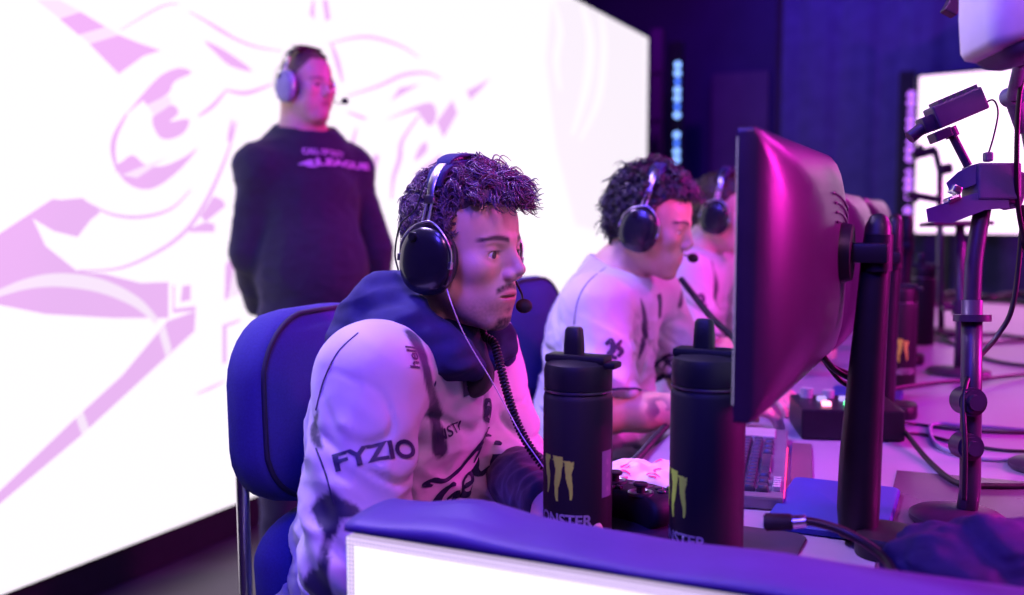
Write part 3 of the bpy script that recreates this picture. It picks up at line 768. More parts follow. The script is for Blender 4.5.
for k in range(3):
    bm = bmesh.new(); b_ball(bm, (bl + 0.001, 0.03 + 0.0 * k, 0.03 + 0.01 * k), 0.0025); bm_obj('indicator', bm, M['green_led' if k else 'pink_led'], box, True)

# ------------------------------------------------------------------ stands and camera gear at right
def disc_stand(label, base, r, poly, rad, extra=None):
    t = empty('desk_stand', tuple(base)); tag(t, label, 'stand')
    lathe('base', [(r - 0.004, 0), (r, 0.004), (r, 0.010), (r - 0.006, 0.014), (r * 0.55, 0.019), (0.02, 0.022), (0.0005, 0.022)], M['stand'], t, 48, 35)
    P = [Vector(p) - Vector(base) for p in poly]
    V, F = tube_vf(P, rad, 16); mesh_obj('pole', V, F, M['stand'], t)
    return t
SB = on_z(957, 522, ZD)
dS = (SB - CAM).dot(FW)
top = pt(985, 198, dS + 0.02)
st1 = disc_stand('black round-based stand carrying the camera clamp, nearest at right', SB, 0.066, [SB + Vector((0.012, 0, 0.015)), pt(970, 490, dS), pt(971, 405, dS), pt(972, 300, dS)], 0.0145)
goose = [pt(972, 302, dS) - SB, pt(974, 262, dS) - SB, pt(979, 228, dS) - SB, pt(984, 200, dS) - SB]
V, F = tube_vf(smooth_path(goose, 30), [0.0112 + 0.0018 * (i % 2) for i in range(91)], 14); mesh_obj('gooseneck', V, F, M['stand'], st1)
bm = bmesh.new()
for px, py, r in ((968, 401, 0.0205), (966, 446, 0.019)):
    c = pt(px, py, dS - 0.012) - SB; b_cyl(bm, c - FW * 0.02, c + FW * 0.02, r, seg=24, bev=0.004); b_cyl(bm, c - FW * 0.03, c - FW * 0.018, r * 0.55, seg=16)
bm_obj('lock_knob', bm, M['stand'], st1, True, 40)
bm = bmesh.new(); c = pt(972, 318, dS) - SB; b_cyl(bm, c - UP * 0.005, c + UP * 0.005, 0.026, seg=24); bm_obj('collar', bm, M['stand'], st1, True, 40)
# clamp head on the gooseneck
head = empty('clamp_head', tuple(pt(985, 188, dS))); tag(head, 'violet-lit boxy clamp head on top of the gooseneck stand', 'clamp')
hb = pt(985, 188, dS)
RX = Matrix((RT, FW, UP)).transposed().to_4x4()
def gear_box(bm, px, py, d, w, h, dep, roll=0, bev=0.003):
    m = Matrix.Translation(pt(px, py, d) - hb) @ RX @ Matrix.Rotation(roll, 4, 'Y')
    b_box(bm, None or (0, 0, 0), (w, dep, h), bev=bev, mtx=m)
M['gear'] = mat('violet_grey_gear', (0.10, 0.09, 0.17), 0.45, var=0.12, bump=0.15, bscale=600)
bm = bmesh.new(); gear_box(bm, 991, 183, dS, 0.062, 0.052, 0.055); bm_obj('case', bm, M['gear'], head)
bm = bmesh.new(); gear_box(bm, 1009, 190, dS + 0.01, 0.03, 0.05, 0.05, 0.35); gear_box(bm, 988, 157, dS, 0.012, 0.014, 0.012); bm_obj('side_block', bm, M['gear'], head)
rings = []
def wing(name, pts_px, d0, d1, m):
    a = [pt(x, y, d0) - hb for x, y in pts_px]; b = [pt(x, y, d1) - hb for x, y in pts_px]
    loft(name, [a, b], m, head, False, 30)
wing('upper_jaw', [(946, 183), (958, 172), (975, 164), (981, 170), (976, 184), (960, 190), (950, 192)], dS - 0.02, dS + 0.03, M['gear'])
wing('lower_jaw', [(926, 209), (945, 203), (975, 193), (1008, 197), (1010, 208), (985, 210), (952, 223), (928, 222)], dS - 0.025, dS + 0.03, M['gear'])
bm = bmesh.new(); gear_box(bm, 955, 190, dS - 0.02, 0.014, 0.012, 0.02, 0.4); gear_box(bm, 952, 199, dS - 0.02, 0.02, 0.008, 0.02, -0.4); bm_obj('latch', bm, M['steel'], head)
bm = bmesh.new(); b_cyl(bm, pt(968, 166, dS) - hb, pt(950, 131, dS) - hb, 0.0062, seg=14); b_cyl(bm, pt(953, 137, dS) - hb, pt(949, 128, dS) - hb, 0.010, seg=14); bm_obj('rod', bm, M['stand'], head, True, 40)
# small camera tilted on its rod
camr = empty('small_camera', tuple(pt(952, 111, dS))); tag(camr, 'small finned camera tilted on a rod in front of the far screen', 'camera')
def cam_m(dx, dy, dz): return RX @ Matrix.Rotation(-0.40, 4, 'Y') @ Matrix.Translation((dx, dy, dz))
M['camera'] = mat('camera_body', (0.07, 0.05, 0.09), 0.4, var=0.1)
bm = bmesh.new(); b_box(bm, (0, 0, 0), (0.078, 0.034, 0.034), bev=0.003, mtx=cam_m(0.006, 0, 0)); bm_obj('body', bm, M['camera'], camr)
for k in range(6):
    bm = bmesh.new(); b_box(bm, (0, 0, 0), (0.006, 0.032, 0.006), mtx=cam_m(-0.018 + 0.011 * k, 0, 0.019)); bm_obj('cooling_fin', bm, M['camera'], camr)
bm = bmesh.new(); b_box(bm, (0, 0, 0), (0.018, 0.026, 0.024), bev=0.003, mtx=cam_m(-0.042, 0, -0.004))
b_cyl(bm, cam_m(-0.05, 0, -0.006) @ Vector((0, 0, 0)), cam_m(-0.072, 0, -0.012) @ Vector((0, 0, 0)), 0.009, seg=18); bm_obj('lens', bm, M['stand'], camr, True, 40)
bm = bmesh.new(); b_box(bm, (0, 0, 0), (0.026, 0.028, 0.014), bev=0.002, mtx=cam_m(-0.030, 0, -0.026)); bm_obj('shoe', bm, M['stand'], camr)
cc = tube('camera_cable', [pt(982, 105, dS), pt(993, 100, dS), pt(998, 112, dS), pt(994, 135, dS), pt(988, 155, dS)], 0.0014, M['cable']); tag(cc, 'thin cable looping from the small camera down to the clamp head', 'cable')
# second stand farther back
S2 = on_z(958, 374, ZD); d2 = (S2 - CAM).dot(FW)
st2 = disc_stand('black round-based stand standing further back on the desk', S2, 0.085, [S2 + Vector((0, 0, 0.015)), pt(960, 330, d2), pt(960, 226, d2)], 0.0125)
bm = bmesh.new(); c = pt(960, 308, d2) - S2; b_cyl(bm, c - UP * 0.02, c + UP * 0.02, 0.022, seg=20); b_cyl(bm, c, c - RT * 0.05, 0.008, seg=10); bm_obj('collar', bm, M['stand'], st2, True, 40)
bm = bmesh.new(); m4 = Matrix.Translation(pt(956, 224, d2) - S2) @ RX; b_box(bm, (0, 0, 0), (0.17, 0.10, 0.012), mtx=m4, bev=0.003); bm_obj('shelf_plate', bm, M['stand'], st2)
# third silhouette: jointed arm further still
S3 = on_z(941, 333, ZD); d3 = (S3 - CAM).dot(FW)
st3 = disc_stand('slim jointed arm stand silhouetted low against the far screen', S3, 0.09, [S3 + Vector((0, 0, 0.015)), pt(940, 260, d3), pt(940, 172, d3)], 0.012)
bm = bmesh.new()
for a, b, r in (((940, 172), (935, 150), 0.012), ((935, 150), (912, 156), 0.017), ((912, 156), (922, 146), 0.011), ((940, 170), (951, 168), 0.020), ((940, 200), (908, 194), 0.014), ((908, 194), (918, 200), 0.012)):
    b_cyl(bm, pt(*a, d3) - S3, pt(*b, d3) - S3, r, seg=12)
bm_obj('side_arm', bm, M['stand'], st3, True, 40)
# pale camera housing hanging in at top right, on a jointed pole
S4 = Vector((0.10, 1.30, ZD)); dC = 1.18
hous = empty('camera_housing', tuple(pt(1022, 7, dC))); tag(hous, 'pale rounded housing with pink-lit underside in the top right corner', 'camera')
ho = pt(1022, 7, dC)
rings = []
for z, k in ((0.075, 0.75), (0.07, 0.9), (0.055, 0.985), (0.0, 1.0), (-0.034, 0.97), (-0.043, 0.9), (-0.047, 0.72)):
    rings.append([Vector(RX.to_3x3() @ Vector((a * k, b * k, z + 0.22 * (a) * (1 if z < 0 else 0.3)))) for a, b in rrect(0.118, 0.12, 0.03, 6)])
loft('shell', rings, M['white_plastic'], hous, True, 50)
rings = []
for z, k in ((-0.040, 0.84), (-0.052, 0.80), (-0.062, 0.62), (-0.066, 0.4)):
    rings.append([Vector(RX.to_3x3() @ Vector((a * k + 0.004, b * k, z + 0.10 * a))) for a, b in rrect(0.118, 0.12, 0.03, 6)])
loft('underside', rings, M['gear'], hous, True, 50)
arm_b = on_z(1052, 470, ZD)
dA = (arm_b - CAM).dot(FW)
st4 = disc_stand('tall jointed pole at the right edge holding the pale housing', arm_b, 0.07, [arm_b + Vector((0, 0, 0.015)), pt(1047, 300, dA), pt(1036, 180, dA - 0.08), pt(1020, 92, dA - 0.16)], 0.0095)
bm = bmesh.new(); c = pt(1013, 96, dA - 0.18) - arm_b; b_cyl(bm, c - FW * 0.018, c + FW * 0.018, 0.0155, seg=26, bev=0.004); b_cyl(bm, c, pt(1020, 62, dC + 0.03) - arm_b, 0.010, 0.007, 14); b_cyl(bm, c, pt(1022, 130, dA - 0.14) - arm_b, 0.014, 0.010, 14)
bm_obj('tilt_joint', bm, M['gear'], st4, True, 40)
sp = empty('hanging_bracket', tuple(pt(955, 1, 1.5))); tag(sp, 'small dark bracket tip poking in at the top edge', 'bracket')
bm = bmesh.new(); b_box(bm, (0, 0, 0), (0.02, 0.02, 0.045), bev=0.002, mtx=RX @ Matrix.Rotation(0.5, 4, 'Y')); b_box(bm, (0, 0, 0), (0.014, 0.014, 0.9), mtx=Matrix.Translation((0, 0, 0.45))); bm_obj('arm', bm, M['stand'], sp)

# ------------------------------------------------------------------ cables
def desk_cable(name, label, P, r, m=None, z=None, group=None):
    Q = []
    for p in P:
        zz = (p[2] if len(p) > 2 else ZD + r + 0.0005)
        Q.append(on_z(p[0], p[1], zz))
    o = tube(name, Q, r, m or M['cable'], None, 10, 10); tag(o, label, 'cable', group); return o
desk_cable('cable', 'thick black cable crossing the desk in front of the stand pole', [(872, 392, ZD + .03), (900, 388, ZD + .03), (935, 383, ZD + .025), (975, 380, ZD + .02), (1010, 376, ZD + .012), (1060, 370)], 0.0055)
desk_cable('cable', 'black cable running diagonally from the monitor pillar to the stand base', [(866, 396, ZD + .05), (886, 410, ZD + .04), (905, 432, ZD + .02), (930, 462), (958, 483), (990, 486), (1040, 486)], 0.0050)
desk_cable('cable', 'blue-grey cable looping behind the near stand', [(1050, 432), (1000, 428), (960, 425), (935, 424), (930, 432), (940, 447), (975, 458), (1010, 460), (1050, 462)], 0.0042, M['cable_blue'])
desk_cable('cable', 'thin cable from the control box past the stand pole', [(900, 422, ZD + .02), (915, 424), (945, 428), (990, 432), (1050, 433)], 0.0034)
desk_cable('cable', 'lower thin cable from the control box trailing right', [(900, 434, ZD + .015), (920, 434), (955, 442), (1000, 450), (1050, 452)], 0.0034)
desk_cable('cable', 'dark cable curving over the pink desk behind both stands', [(900, 320), (925, 330), (950, 336), (990, 334), (1030, 338), (1060, 334)], 0.006)
desk_cable('cable', 'lower dark cable on the pink desk behind both stands', [(900, 318), (920, 332), (955, 344), (1000, 342), (1040, 340)], 0.005)
desk_cable('cable', 'loose cable sagging across the pink desk at right', [(940, 335), (970, 352), (1000, 362), (1050, 368)], 0.005)
desk_cable('cable', 'far cable bundle lying along the back of the pink desk', [(940, 296), (965, 293), (990, 298), (1020, 294), (1050, 300)], 0.016)
desk_cable('cable', 'second far cable bundle near the back of the desk', [(930, 304), (975, 299), (1010, 301), (1050, 306)], 0.012)
for i, P in enumerate(([(806, 300, 1.03), (812, 335, .97), (830, 365, .93), (850, 378, .91), (872, 384, .90)], [(812, 310, 1.02), (817, 345, .95), (838, 378, .90), (858, 388, .88), (876, 390, .87)], [(826, 290, 1.05), (816, 330, .98), (822, 358, .93), (845, 372, .91), (870, 378, .9)])):
    Q = [pt(x, y, 1.36 + 0.01 * i) for x, y, _ in P]
    o = tube('cable', Q, 0.0042 - 0.0004 * i, M['cable'], None, 10, 10)
    tag(o, ['outermost black cable drooping under the near monitor to its pillar', 'lowest black cable drooping behind the near monitor', 'innermost black cable under the near monitor'][i], 'cable')
hang = tube('cable', [pt(1024, 205, 1.45), pt(1014, 300, 1.46), pt(998, 335, 1.47), pt(976, 362, 1.46), pt(964, 395, 1.42), pt(965, 450, 1.40), pt(964, 500, 1.40)], 0.0038, M['cable'], None, 10, 10)
tag(hang, 'black cable hanging from the top right and winding down the near stand', 'cable')
h2 = tube('cable', [pt(1030, 60, 1.40), pt(1019, 100, 1.40), pt(1017, 190, 1.42), pt(1024, 240, 1.45), pt(1035, 290, 1.47)], 0.0036, M['cable'], None, 10, 10)
tag(h2, 'black cable hanging beside the jointed pole at the right edge', 'cable')
# microphone lying in the foreground on the ledge, with its lead
mic = empty('lead_connector', tuple(pt(775, 523, 1.16))); tag(mic, 'black cable connector with silver collar lying over the mat beside the right flask', 'connector')
mo = pt(775, 523, 1.16)
bm = bmesh.new(); b_cyl(bm, pt(764, 522, 1.17) - mo, pt(793, 522, 1.16) - mo, 0.0105, 0.0095, 20, 0.002); bm_obj('plug', bm, M['rubber'], mic, True, 40)
bm = bmesh.new(); b_cyl(bm, pt(793, 522, 1.16) - mo, pt(806, 521, 1.155) - mo, 0.0075, 0.007, 20); bm_obj('collar', bm, M['steel'], mic, True, 40)
V, F = tube_vf(smooth_path([pt(806, 521, 1.155) - mo, pt(822, 524, 1.15) - mo, pt(845, 532, 1.14) - mo, pt(868, 545, 1.12) - mo, pt(886, 560, 1.09) - mo, pt(900, 585, 1.03) - mo], 8), 0.0052, 10); mesh_obj('lead', V, F, M['cable'], mic)
# dark cloth bundle on the ledge at right
bmv = bmesh.new(); bmesh.ops.create_icosphere(bmv, subdivisions=5, radius=1)
cl = pt(985, 580, 1.06)
for v in bmv.verts:
    p = v.co.copy(); f = 1 + 0.22 * noise.noise(p * 1.6) + 0.10 * abs(noise.noise(p * 4 + Vector((3, 1, 2)))) - 0.10 * math.exp(-((p.x + 0.1 + 0.3 * p.z) / 0.10) ** 2)
    v.co = Vector((p.x * 0.105 * f, p.y * 0.075 * f, (p.z * 0.056 * f)))
clo = bm_obj('jacket', bmv, M['jacket'], None, True); clo.location = (0.025, 1.19, ZD + 0.058); clo.rotation_euler = (0, 0, 0.4)
tag(clo, 'dark bundled cloth jacket heaped on the desk before the near stand base', 'jacket')

# ================================================================== PEOPLE
# ---- signed-distance modelling: shapes are blended in a grid and meshed as one continuous surface
def axis(lo, hi, coarse, fine=()):
    xs = [lo]; x = lo
    while x < hi:
        s = coarse
        for a, b, f in fine:
            if a - 2 * coarse * 0 <= x < b: s = min(s, f)
            elif x < a < x + s: s = max(a - x, f)
        x += s; xs.append(x)
    return np.array(xs, dtype=np.float32)
class Sdf:
    def __init__(s, ax): s.ax = ax; s.D = np.full([len(a) for a in ax], 1.0, dtype=np.float32)
    def _sub(s, lo, hi):
        sl = []
        for a, l, h in zip(s.ax, lo, hi):
            i, j = np.searchsorted(a, l), np.searchsorted(a, h)
            sl.append(slice(max(i - 1, 0), min(j + 1, len(a))))
        g = np.ix_(*[a[q] for a, q in zip(s.ax, sl)])
        return tuple(sl), g
    def _mix(s, sl, d, k, op):
        A = s.D[sl]
        if op == 'add':
            if k > 0:
                h = np.maximum(k - np.abs(A - d), 0) / k; s.D[sl] = np.minimum(A, d) - h * h * k * 0.25
            else: s.D[sl] = np.minimum(A, d)
        else:
            d = -d
            if k > 0:
                h = np.maximum(k - np.abs(A - d), 0) / k; s.D[sl] = np.maximum(A, d) + h * h * k * 0.25
            else: s.D[sl] = np.maximum(A, d)
    def ell(s, c, r, k=0.01, R=None, op='add', wob=None):
        c = np.array(c, dtype=np.float32); r = np.array(r, dtype=np.float32); m = float(r.max()) + k + 0.02
        sl, (X, Y, Z) = s._sub(c - m, c + m)
        X = X - c[0]; Y = Y - c[1]; Z = Z - c[2]
        if R is not None:
            X, Y, Z = (R[0][0] * X + R[1][0] * Y + R[2][0] * Z, R[0][1] * X + R[1][1] * Y + R[2][1] * Z, R[0][2] * X + R[1][2] * Y + R[2][2] * Z)
        k0 = np.sqrt((X / r[0]) ** 2 + (Y / r[1]) ** 2 + (Z / r[2]) ** 2)
        k1 = np.sqrt((X / r[0] ** 2) ** 2 + (Y / r[1] ** 2) ** 2 + (Z / r[2] ** 2) ** 2) + 1e-9
        d = k0 * (k0 - 1) / k1
        s._mix(sl, d.astype(np.float32), k, op)
    def cone(s, a, b, ra, rb=None, k=0.01, op='add'):
        a = np.array(a, dtype=np.float32); b = np.array(b, dtype=np.float32); rb = ra if rb is None else rb
        m = max(ra, rb) + k + 0.02
        sl, (X, Y, Z) = s._sub(np.minimum(a, b) - m, np.maximum(a, b) + m)
        ab = b - a; L2 = float(ab @ ab) + 1e-12
        X = X - a[0]; Y = Y - a[1]; Z = Z - a[2]
        t = np.clip((X * ab[0] + Y * ab[1] + Z * ab[2]) / L2, 0, 1)
        d = np.sqrt((X - t * ab[0]) ** 2 + (Y - t * ab[1]) ** 2 + (Z - t * ab[2]) ** 2) - (ra + (rb - ra) * t)
        s._mix(sl, d.astype(np.float32), k, op)
    def chain(s, P, rs, k=0.01, op='add'):
        for i in range(len(P) - 1): s.cone(P[i], P[i + 1], rs[i], rs[i + 1], k, op)
    def cut_half(s, p, n, k=0.004):
        """keep the side the normal points away from"""
        n = np.array(n, dtype=np.float32); n /= np.linalg.norm(n)
        X, Y, Z = np.ix_(*s.ax)
        d = (X - p[0]) * n[0] + (Y - p[1]) * n[1] + (Z - p[2]) * n[2]
        s._mix((slice(None),) * 3, (-d).astype(np.float32), k, 'sub')
    def mesh(s):
        D = s.D; nx, ny, nz = D.shape
        inside = D < 0
        n_in = np.zeros((nx - 1, ny - 1, nz - 1), dtype=np.int8)
        for i in (0, 1):
            for j in (0, 1):
                for k in (0, 1): n_in += inside[i:nx - 1 + i, j:ny - 1 + j, k:nz - 1 + k]
        act = (n_in > 0) & (n_in < 8)
        ci, cj, ck = np.nonzero(act); N = len(ci)
        idx = np.full(act.shape, -1, dtype=np.int64); idx[ci, cj, ck] = np.arange(N)
        acc = np.zeros((N, 3)); cnt = np.zeros(N)
        cs = [(i, j, k) for i in (0, 1) for j in (0, 1) for k in (0, 1)]
        val = {c: D[ci + c[0], cj + c[1], ck + c[2]].astype(np.float64) for c in cs}
        for c in cs:
            for ax in range(3):
                if c[ax] == 0:
                    e = list(c); e[ax] = 1; e = tuple(e)
                    a, b = val[c], val[e]; m = (a < 0) != (b < 0)
                    t = np.where(m, a / np.where(m, a - b, 1), 0)
                    p = np.zeros((N, 3)) + np.array(c, dtype=float); p[:, ax] = t
                    acc[m] += p[m]; cnt[m] += 1
        acc /= np.maximum(cnt, 1)[:, None]
        V = np.zeros((N, 3))
        for ax, (a, i) in enumerate(zip(s.ax, (ci, cj, ck))):
            a = a.astype(np.float64); V[:, ax] = a[i] + acc[:, ax] * (a[i + 1] - a[i])
        Q = []
        for ax in range(3):
            u, v = (ax + 1) % 3, (ax + 2) % 3
            sl0 = [slice(None)] * 3; sl1 = [slice(None)] * 3; sl0[ax] = slice(0, -1); sl1[ax] = slice(1, None)
            A, B = inside[tuple(sl0)], inside[tuple(sl1)]
            e = np.array(np.nonzero(A != B))
            ok = (e[u] > 0) & (e[v] > 0) & (e[u] < D.shape[u] - 1) & (e[v] < D.shape[v] - 1)
            e = e[:, ok]; flip = A[e[0], e[1], e[2]]
            def at(du, dv):
                q = e.copy(); q[u] -= du; q[v] -= dv
                return idx[q[0], q[1], q[2]]
            q = np.stack([at(1, 1), at(0, 1), at(0, 0), at(1, 0)], 1)
            q[~flip] = q[~flip][:, ::-1]
            Q.append(q)
        Q = np.concatenate(Q); Q = Q[(Q >= 0).all(1)]
        return V, Q
def relax(V, Q, it=2, f=0.5, keep=None):
    e = np.concatenate([Q[:, [0, 1]], Q[:, [1, 2]], Q[:, [2, 3]], Q[:, [3, 0]]])
    for _ in range(it):
        S = np.zeros_like(V); C = np.zeros(len(V))
        np.add.at(S, e[:, 0], V[e[:, 1]]); np.add.at(C, e[:, 0], 1)
        np.add.at(S, e[:, 1], V[e[:, 0]]); np.add.at(C, e[:, 1], 1)
        W_ = V + (S / np.maximum(C, 1)[:, None] - V) * f
        V = W_ if keep is None else np.where(keep[:, None], V, W_)
    return V
def normals(V, Q):
    n = np.cross(V[Q[:, 2]] - V[Q[:, 0]], V[Q[:, 3]] - V[Q[:, 1]])
    N = np.zeros_like(V)
    for k in range(4): np.add.at(N, Q[:, k], n)
    return N / (np.linalg.norm(N, axis=1, keepdims=True) + 1e-12)
def vnoise(P, scale, seed=0.0):
    return np.array([noise.noise(Vector((p[0] * scale[0] + seed, p[1] * scale[1] + seed * 1.7, p[2] * scale[2] - seed))) for p in P])
def sdf_obj(name, V, Q, m, parent=None, col=None):
    me = bpy.data.meshes.new(name)
    me.vertices.add(len(V)); me.vertices.foreach_set('co', V.astype(np.float32).ravel())
    me.loops.add(len(Q) * 4); me.loops.foreach_set('vertex_index', Q.astype(np.int32).ravel())
    me.polygons.add(len(Q)); me.polygons.foreach_set('loop_start', np.arange(0, len(Q) * 4, 4, dtype=np.int32))
    me.update(calc_edges=True); me.validate()
    me.polygons.foreach_set('use_smooth', [True] * len(me.polygons))
    me.materials.append(m)
    if col is not None:
        ca = me.color_attributes.new('Col', 'FLOAT_COLOR', 'POINT')
        ca.data.foreach_set('color', np.concatenate([col, np.ones((len(col), 1))], 1).astype(np.float32).ravel())
    o = bpy.data.objects.new(name, me); COL.objects.link(o)
    if parent is not None: o.parent = parent
    return o
def sstep(a, b, x): t = np.clip((x - a) / (b - a), 0, 1); return t * t * (3 - 2 * t)

M['skin'] = mat('skin', (0.7, 0.45, 0.35), 0.45, var=0.04, vscale=60, bump=0.12, bscale=700, sss=0.15, vcol='Col')
M['eye_white'] = mat('eye_white', (0.75, 0.72, 0.72), 0.15, coat=0.5)
M['iris'] = mat('iris', (0.05, 0.025, 0.015), 0.12, coat=0.6)
M['jersey'] = mat('jersey_cloth', (0.7, 0.68, 0.72), 0.6, bump=0.25, bscale=900, sheen=0.15, vcol='Col')
M['navy_print'] = mat('navy_print', (0.012, 0.014, 0.06), 0.55)
M['hood'] = mat('navy_hood', (0.014, 0.017, 0.105), 0.88, var=0.12, vscale=60, bump=0.45, bscale=900)
M['denim'] = mat('trouser_cloth', (0.07, 0.09, 0.2), 0.85, var=0.2, vscale=80, bump=0.4, bscale=900)
M['shoe'] = mat('shoe', (0.05, 0.05, 0.07), 0.5, var=0.1)
M['sweat'] = mat('black_sweatshirt', (0.016, 0.015, 0.036), 0.88, var=0.12, vscale=40, bump=0.4, bscale=800, sheen=0.12)
M['hair_dark'] = mat('dark_curly_hair', (0.14, 0.08, 0.125), 0.45, var=0.4, vscale=120)
M['hair_black'] = mat('black_wavy_hair', (0.03, 0.024, 0.04), 0.4, var=0.3, vscale=120)
M['hair_brown'] = mat('brown_hair', (0.06, 0.03, 0.025), 0.45, var=0.3, vscale=120)

def frame(H, yaw, pitch=0.0, roll=0.0):
    return Matrix.Translation(H) @ Matrix.Rotation(yaw, 4, 'Z') @ Matrix.Rotation(pitch, 4, 'Y') @ Matrix.Rotation(roll, 4, 'X')
mm = 0.001
def head_prims(s, Mh, P):
    """face looks along +x of Mh, z up, y to the person's left; ear canal level at z = 0"""
    R3 = np.array(Mh.to_3x3())
    jw = P.get('jaw', 1.0); fat = P.get('fat', 0.0); sc = P.get('scale', 1.0)
    xs = P.get('xs', 1.0)
    T = lambda x, y, z: np.array(Mh @ Vector((x * xs * mm * sc, y * mm * sc, z * mm * sc)))
    e = lambda c, r, k=12, op='add': s.ell(T(*c), [q * mm * sc * (xs if i == 0 else 1) for i, q in enumerate(r)], k * mm, R3, op)
    cn = lambda a, b, ra, rb, k=10, op='add': s.cone(T(*a), T(*b), ra * mm * sc, rb * mm * sc, k * mm, op)
    e((-6, 0, 46), (93, 75, 84))
    e((30, 0, 42), (60, 63, 60), 20)
    e((38, 0, -18), (50, 58, 74), 25)
    e((34, 0, -62), (50, (50 + fat) * jw, 42), 22)
    for y in (-1, 1):
        cn((2, y * (54 + fat * .6) * jw, -42), (62, y * 18, -91), 17 + fat * .3, 13, 18)
        e((58, y * 43, -14), (25, 19 + fat * .4, 19), 18)
        if fat: e((48, y * 44, -48), (26, 20, 26), 18)
        cn((89, y * 9, 25), (75, y * 42, 23), 7, 6, 12)
    e((71, 0, -92), (17, 20, 15), 14)
    e((70, 0, -56), (24, 32, 28), 16)
    # nose
    nl = P.get('nose', 0)
    cn((90, 0, 16), (107 + nl, 0, -15), 6.5, 7, 9); e((105 + nl, 0, -18.5), (9, 7, 7), 8)
    e((88, 0, -4), (13, 12, 22), 8)
    for y in (-1, 1): e((99, y * 10.5, -25), (10, 7.5, 7.5), 7)
    e((94, 0, -30), (12, 7, 5), 6)
    # eye sockets and lids
    for y in (-1, 1):
        e((90, y * 35, 6), (10, 13, 9), 12, 'sub')
        e((71.5, y * 32, 6.5), (16, 17, 14), 5)
    for y in (-1, 1):
        lid = P.get('lid', 4.4)
        e((88, y * 33, 4.5), (13, 14.5, lid), 1.5, 'sub')
    # mouth
    e((84.5, 0, -51), (9, 21, 5.5), 6); e((84, 0, -62.5), (8.5, 18, 6), 6)
    e((94, 0, -56.8), (12, 22, 1.3), 2.5, 'sub')
    e((90, 0, -73), (8, 16, 5), 8, 'sub') if False else None
    for y in (-1, 1): e((-6, y * 76, -2), (17, 6, 30), 5)
    if fat: e((40, 0, -100), (42, 42, 26), 30)
def head_colors(V, Mh, P, base):
    inv = np.array(Mh.inverted()); L = (V @ inv[:3, :3].T + inv[:3, 3]) / mm / P.get('scale', 1.0)
    L[:, 0] /= P.get('xs', 1.0); x, y, z = L[:, 0], L[:, 1], L[:, 2]; ya = np.abs(y)
    C = np.tile(np.array(base), (len(V), 1))
    def mix(c, w):
        nonlocal C
        w = np.clip(w, 0, 1)[:, None]; C = C * (1 - w) + np.array(c) * w
    nz = vnoise(L[:, :3] * mm, (260, 260, 260)) if len(V) < 400000 else 0
    face = x > 55
    redness = np.exp(-(((x - 70) / 25) ** 2 + ((ya - 42) / 18) ** 2 + ((z + 18) / 20) ** 2)); mix(np.array(base) * (1.05, 0.8, 0.78), 0.5 * redness)
    mix(P.get('lip', (0.55, 0.20, 0.20)), sstep(77, 83, x) * np.exp(-((z + 57) / 8.0) ** 4) * np.exp(-(ya / 19.5) ** 6) * 0.85)
    hair = P.get('haircol', (0.02, 0.013, 0.012))
    brow_z = 25.5 + 3.5 * np.sin(np.clip((ya - 10) / 44, 0, 1) * PI)
    mix(hair, P.get('brow', 0.95) * face * np.exp(-((z - brow_z) / (4.4 - 1.2 * sstep(28, 46, ya))) ** 4) * sstep(9, 14, ya) * (1 - sstep(51, 58, ya)))
    # lash line
    mix(hair, 0.9 * (x > 76) * np.exp(-((z - 9.8) / 1.5) ** 2) * np.exp(-((ya - 32) / 13) ** 4))
    b = P.get('beard', 0)
    if b:
        must = sstep(70, 76, x) * np.exp(-((z + 41.5 + 0.010 * ya ** 2 * 0.9) / 4.6) ** 4) * (1 - sstep(25, 31, ya))
        goat = sstep(56, 66, x) * sstep(-84, -90, z + 0) * (1 - sstep(16, 24, ya)) + 0.7 * sstep(74, 80, x) * np.exp(-((z + 76) / 5) ** 2) * np.exp(-(ya / 7) ** 2)
        stub = sstep(-46, -74, z) * sstep(-14, 10, x) * sstep(-125, -112, z)
        mix(hair, b * (np.clip(must, 0, 1) * (0.86 + 0.3 * nz)))
        mix(hair, b * np.clip(goat, 0, 1) * (0.85 + 0.3 * nz))
        mix(hair, b * 0.30 * stub * (0.8 + 0.5 * nz))
        mix(hair, b * 0.55 * sstep(24, 14, x) * sstep(-8, 4, x) * sstep(-40, -20, z) * (z < 20))
    if P.get('short_hair'):
        line = 78 + P['short_hair'] - 0.0 * ya
        hl = sstep(-3, 3, (z - 92) + (70 - x) * 0.85 - np.maximum(0, ya - 30) * -0.25 - 12 * np.exp(-((ya - 40) / 14) ** 2)) * (x > -200)
        side = sstep(20, 8, x) * sstep(-30, -12, z)
        mix(P['haircol'], 0.93 * np.clip(np.maximum(hl, side), 0, 1) * (0.9 + 0.2 * nz))
    return C
